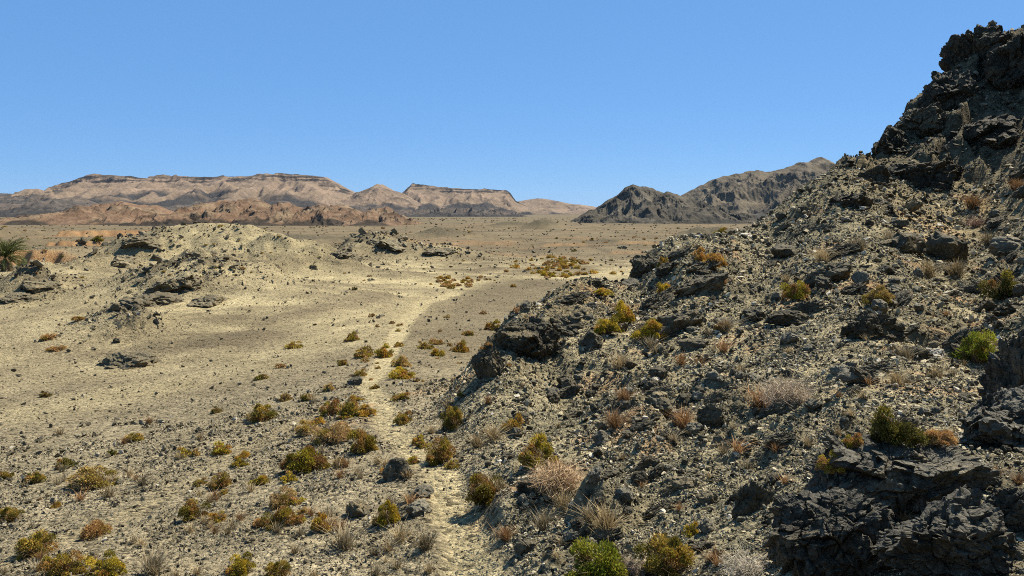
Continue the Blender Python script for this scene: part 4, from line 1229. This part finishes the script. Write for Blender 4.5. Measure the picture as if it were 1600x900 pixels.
def tuft(x, y, z, H, wpx, var, rz, label, group=None):
    o = link("dry_tuft", tuft_mesh(0 if wpx > 24 else 1 if wpx > 12 else 2, var))
    o.location = (x, y, z); o.rotation_euler = (0, 0, rz); o.scale = (H * 1.2, H * 1.2, H)
    return tag(o, label, "dry grass", group)
TF = [
 (948, 833, 52, 0, "tall upright dry tuft in open gravel, tallest on the slope"),
 (850, 828, 34, 2, "bushy brown tuft downhill of the tall upright one"),
 (880, 802, 30, 0, "leaning brown tuft above the bushy one"),
 (920, 815, 26, 2, "small grey brown tuft beside a pale stone, near the tall upright one"),
 (960, 672, 32, 1, "rusty tuft in mid slope between dark boulders"),
 (975, 630, 26, 1, "rusty tuft uphill of mid slope boulders"),
 (1068, 668, 34, 1, "reddish brown tuft beside the black upright boulder"),
 (1153, 707, 24, 1, "red brown tuft with a tiny white stone beneath"),
 (1052, 692, 22, 2, "faded tuft downhill of the reddish brown one"),
 (1065, 570, 24, 1, "rusty tuft in mid slope, taller of a pair"),
 (1093, 572, 18, 1, "rusty tuft in mid slope, shorter of a pair"),
 (1131, 552, 24, 1, "round rusty tuft uphill of the rusty pair"),
 (1133, 518, 26, 2, "grey brown tuft below the black ledge"),
 (1415, 562, 26, 2, "brown tuft between slanting slab and white rock"),
 (1400, 604, 28, 0, "straw tuft below the slanting slab in rubble"),
 (1465, 590, 20, 0, "pale tuft below the white rock"),
 (1488, 588, 16, 2, "smaller pale tuft below the bright green bush"),
 (1285, 412, 30, 3, "pinkish straw tuft on the open upper slope"),
 (1342, 393, 28, 2, "greyish tuft uphill of the pinkish straw one"),
 (1388, 378, 24, 2, "greyish tuft above the twin black boulders"),
 (1520, 328, 30, 1, "dark rust tuft high on the scree below the crag"),
 (1450, 436, 32, 0, "straw tuft right under the pale grey boulder"),
 (1495, 434, 32, 0, "straw tuft leaning against the larger black boulder"),
 (1545, 385, 26, 2, "grey tuft below a bundle of dead branches"),
 (1592, 300, 26, 1, "rust tuft at the picture edge below the crag"),
 (1190, 640, 40, 1, "rusty tuft at the low end of the grey brushwood"),
 (970, 578, 30, 3, "pale wide tuft in mid slope"),
 (1018, 545, 24, 2, "faded tuft below the wide olive gold bush"),
 (238, 898, 44, 2, "tall grey brown tuft at the lower edge beside yellow green bush"),
 (700, 640, 20, 3, "straw tuft on the orange bank above the footpath"),
 (745, 700, 26, 0, "straw tuft above the bend of the footpath"),
 (770, 690, 30, 3, "pinkish tuft on the slope foot near the dark boulder"),
 (790, 845, 26, 1, "brown tuft on the slope side verge of the footpath"),
 (540, 860, 40, 2, "dark brown tuft with a long shadow in the gravel"),
 (665, 860, 34, 2, "brown tuft close to the footpath at the lower edge"),
 (625, 850, 30, 0, "straw tuft beside the brown one at the lower edge"),
]
tx, ty, tz, _ = stand([t[0] for t in TF], [t[1] for t in TF])
for i, (px, py, h, v, lab) in enumerate(TF):
    tuft(tx[i], ty[i], tz[i], h / F * ty[i] * 1.05, h, v, i * 1.9, lab)
qx, qy = rand_px(2200, 440, 905)
hx, hy, ok = hit(qx, qy)
hz, _, hm, _, _, rkm, _ = terrain(hx, hy)
dn = sstep(-0.1, 0.3, fbm2(hx / 2.5, hy / 2.5, 3, 91))
dpt = np.minimum(polydist(hx, hy, PATH), polydist(hx, hy, TRAIL))
flat_near = sstep(-15, -3, hx) * (1 - sstep(30, 45, hy))
pr = np.where(hm > 0.5, 0.10, 0.85 * dn * flat_near + 0.05 * (hy < 30)) * (hz < 1)
keep = ok & (R.random(len(hx)) < pr) & (dpt > 0.6)
idx = np.where(keep)[0]
sizes = R.uniform(8, 18, len(hx)) * np.where(qy > 700, 1.2, 0.85)
idx = idx[np.argsort(-sizes[idx])]
for c, i in enumerate(idx[:160]):
    if hm[i] > 0.5:
        lab, g = ("small faded grass tuft among stones on the rocky slope", "small tufts on the rocky slope") 
    elif hx[i] > np.interp(hy[i], [9, 17, 24, 34], [-0.6, -1.4, -3.4, -5.2]): lab, g = "small faded grass tuft between footpath and rocky slope", "small tufts between path and slope"
    else: lab, g = "small faded grass tuft among stones on the gravel flat", "small tufts on the gravel flat"
    tuft(hx[i], hy[i], hz[i], sizes[i] / F * hy[i] * 1.1, sizes[i], int(R.integers(4)), R.uniform(0, 6.28), lab, g)
rest = idx[160:640]
if len(rest) > 5:
    Vs, Ts, Qs, Cs = [], [], [], []; off = 0
    for i in rest:
        V, T, Q, C = blades(22, R, 0.06, TCOL[int(R.integers(4))])
        V = V * (sizes[i] * 0.8 / F * hy[i]) + np.array([hx[i], hy[i], hz[i]])
        Vs.append(V); Ts.append(T + off); Qs.append(Q + off); Cs.append(C); off += len(V)
    me = make_mesh("dry_grass", np.concatenate(Vs), np.concatenate(Ts), np.concatenate(Qs), M_DRY, False, np.concatenate(Cs))
    tag(link("dry_grass", me), "countless tiny dry grass wisps between the stones", "dry grass", None, 'stuff')

BR = [
 (872, 765, 112, 0.40, (0.42, 0.29, 0.16), 520, "tangle of bare straw brown twigs spilling from the golden green bush"),
 (1228, 640, 96, 0.62, (0.31, 0.24, 0.16), 520, "large grey brown brushwood bush without leaves in mid slope"),
 (1165, 905, 90, 0.5, (0.36, 0.31, 0.23), 260, "pale bleached twigs at the lower edge beside the black outcrop"),
 (1525, 355, 44, 0.5, (0.20, 0.12, 0.08), 120, "bundle of dead reddish branches below the crag"),
 (985, 898, 60, 0.5, (0.28, 0.21, 0.15), 160, "bare brown twigs between the two large bushes at the lower edge"),
]
bx_, by_, bz_, _ = stand([b[0] for b in BR], [b[1] for b in BR])
for i, (px, py, w, hr, c, n, lab) in enumerate(BR):
    W = w / F * by_[i]
    me = twig_mesh("dry_brush", n, 0.5, hr, 0.006, np.random.default_rng(700 + i), c, 0.6, 0.35, 4, M_TWIG)
    o = link("dry_brush", me); o.location = (bx_[i], by_[i], bz_[i]); o.scale = (W, W, W)
    tag(o, lab, "dry brush")

# ------------------------------------------------------------------ date palm
def palm():
    x0, y0 = ray(6, 0)[0] * 104, 104.0
    z0 = float(zground([x0], [y0])[0])
    ztop = -(438 - HZ) / F * 104
    H = max(2.0, ztop - z0)
    root = bpy.data.objects.new("palm_tree", None); COL.objects.link(root); root.location = (x0, y0, z0)
    tag(root, "date palm with dead brown skirt standing beyond the stony ridge", "palm")
    rg = np.random.default_rng(77)
    V, Q, C = [], [], []; ns, nr = 10, 26
    for j in range(nr + 1):
        t = j / nr; rr = 0.24 * (1 - 0.25 * t) * (1 + 0.14 * (j % 2)); 
        for k in range(ns):
            a_ = 6.283 * k / ns
            V.append((rr * math.cos(a_) + 0.15 * t * t, rr * math.sin(a_), H * t - 0.1)); C.append(np.array((0.12, 0.085, 0.055)) * rg.uniform(0.7, 1.3))
    for j in range(nr):
        for k in range(ns):
            Q.append((j * ns + k, j * ns + (k + 1) % ns, (j + 1) * ns + (k + 1) % ns, (j + 1) * ns + k))
    link("trunk", make_mesh("trunk", np.array(V), None, np.array(Q), M_TWIG, False, np.array(C)), root)
    def fronds(name, n, e0, e1, L, col):
        Vs, Fs, Cs = [], [], []; off = 0
        for i in range(n):
            az = rg.uniform(0, 6.283); el = rg.uniform(e0, e1); l = L * rg.uniform(0.8, 1.1)
            hd = np.array([math.cos(az), math.sin(az), 0]); sd = np.array([-hd[1], hd[0], 0])
            p = np.array([0.15, 0, H]); m = 22; e_ = el
            for s_ in range(m):
                e_ = el - (1.15 * (s_ / m) ** 1.5 if e0 > -0.5 else 0.4 * s_ / m)
                d = hd * math.cos(e_) + np.array([0, 0, math.sin(e_)])
                up = -hd * math.sin(e_) + np.array([0, 0, math.cos(e_)])
                p2 = p + d * l / m
                w = 0.02
                Vs += [p - sd * w, p + sd * w, p2 + sd * w * 0.8, p2 - sd * w * 0.8]; Fs.append((off, off + 1, off + 2, off + 3)); Cs += [np.array(col) * 0.9] * 4; off += 4
                if s_ > 2:
                    ll = 0.55 * math.sin(math.pi * min(1, (s_ + 1) / (m + 2))) ** 0.6 * rg.uniform(0.8, 1.15)
                    for sg in (-1, 1):
                        dd = d * 0.75 + sd * sg * 0.7 + up * 0.35 + rg.normal(size=3) * 0.12
                        dd /= np.linalg.norm(dd)
                        c = np.array(col) * rg.uniform(0.65, 1.4)
                        q0 = p + d * l / m * 0.5
                        Vs += [q0 - d * 0.05, q0 + d * 0.05, q0 + dd * ll]; Cs += [c] * 3
                        Vs.append(q0 + dd * ll * 0.6 - d * 0.02); Cs.append(c)
                        Fs.append((off, off + 1, off + 2, off + 3)); off += 4
                p = p2
        link(name, make_mesh(name, np.array(Vs), None, np.array(Fs), M_LEAF, False, np.array(Cs)), root)
    fronds("crown", 84, -0.25, 1.45, 3.2, (0.062, 0.072, 0.020))
    fronds("dead_fronds", 26, -1.35, -0.3, 2.2, (0.20, 0.14, 0.075))
palm()

# ------------------------------------------------------------------ haze
HAZE = True
if HAZE:
    bm = bmesh.new()
    bmesh.ops.create_cube(bm, size=1.0)
    me = bpy.data.meshes.new("haze"); 
    bmesh.ops.scale(bm, vec=(16600, 16600, 260), verts=bm.verts); bm.to_mesh(me); bm.free()
    mh = bpy.data.materials.new("air"); mh.use_nodes = True
    nt = mh.node_tree; nt.nodes.remove(nt.nodes["Principled BSDF"])
    pv = nt.nodes.new("ShaderNodeVolumePrincipled")
    pv.inputs["Color"].default_value = (0.5, 0.7, 1.0, 1)
    pv.inputs["Density"].default_value = 0.000010
    pv.inputs["Anisotropy"].default_value = 0.0
    nt.links.new(pv.outputs[0], nt.nodes["Material Output"].inputs["Volume"])
    me.materials.append(mh)
    o = link("haze", me); o.location = (0, 0, 85); tag(o, kind='stuff')
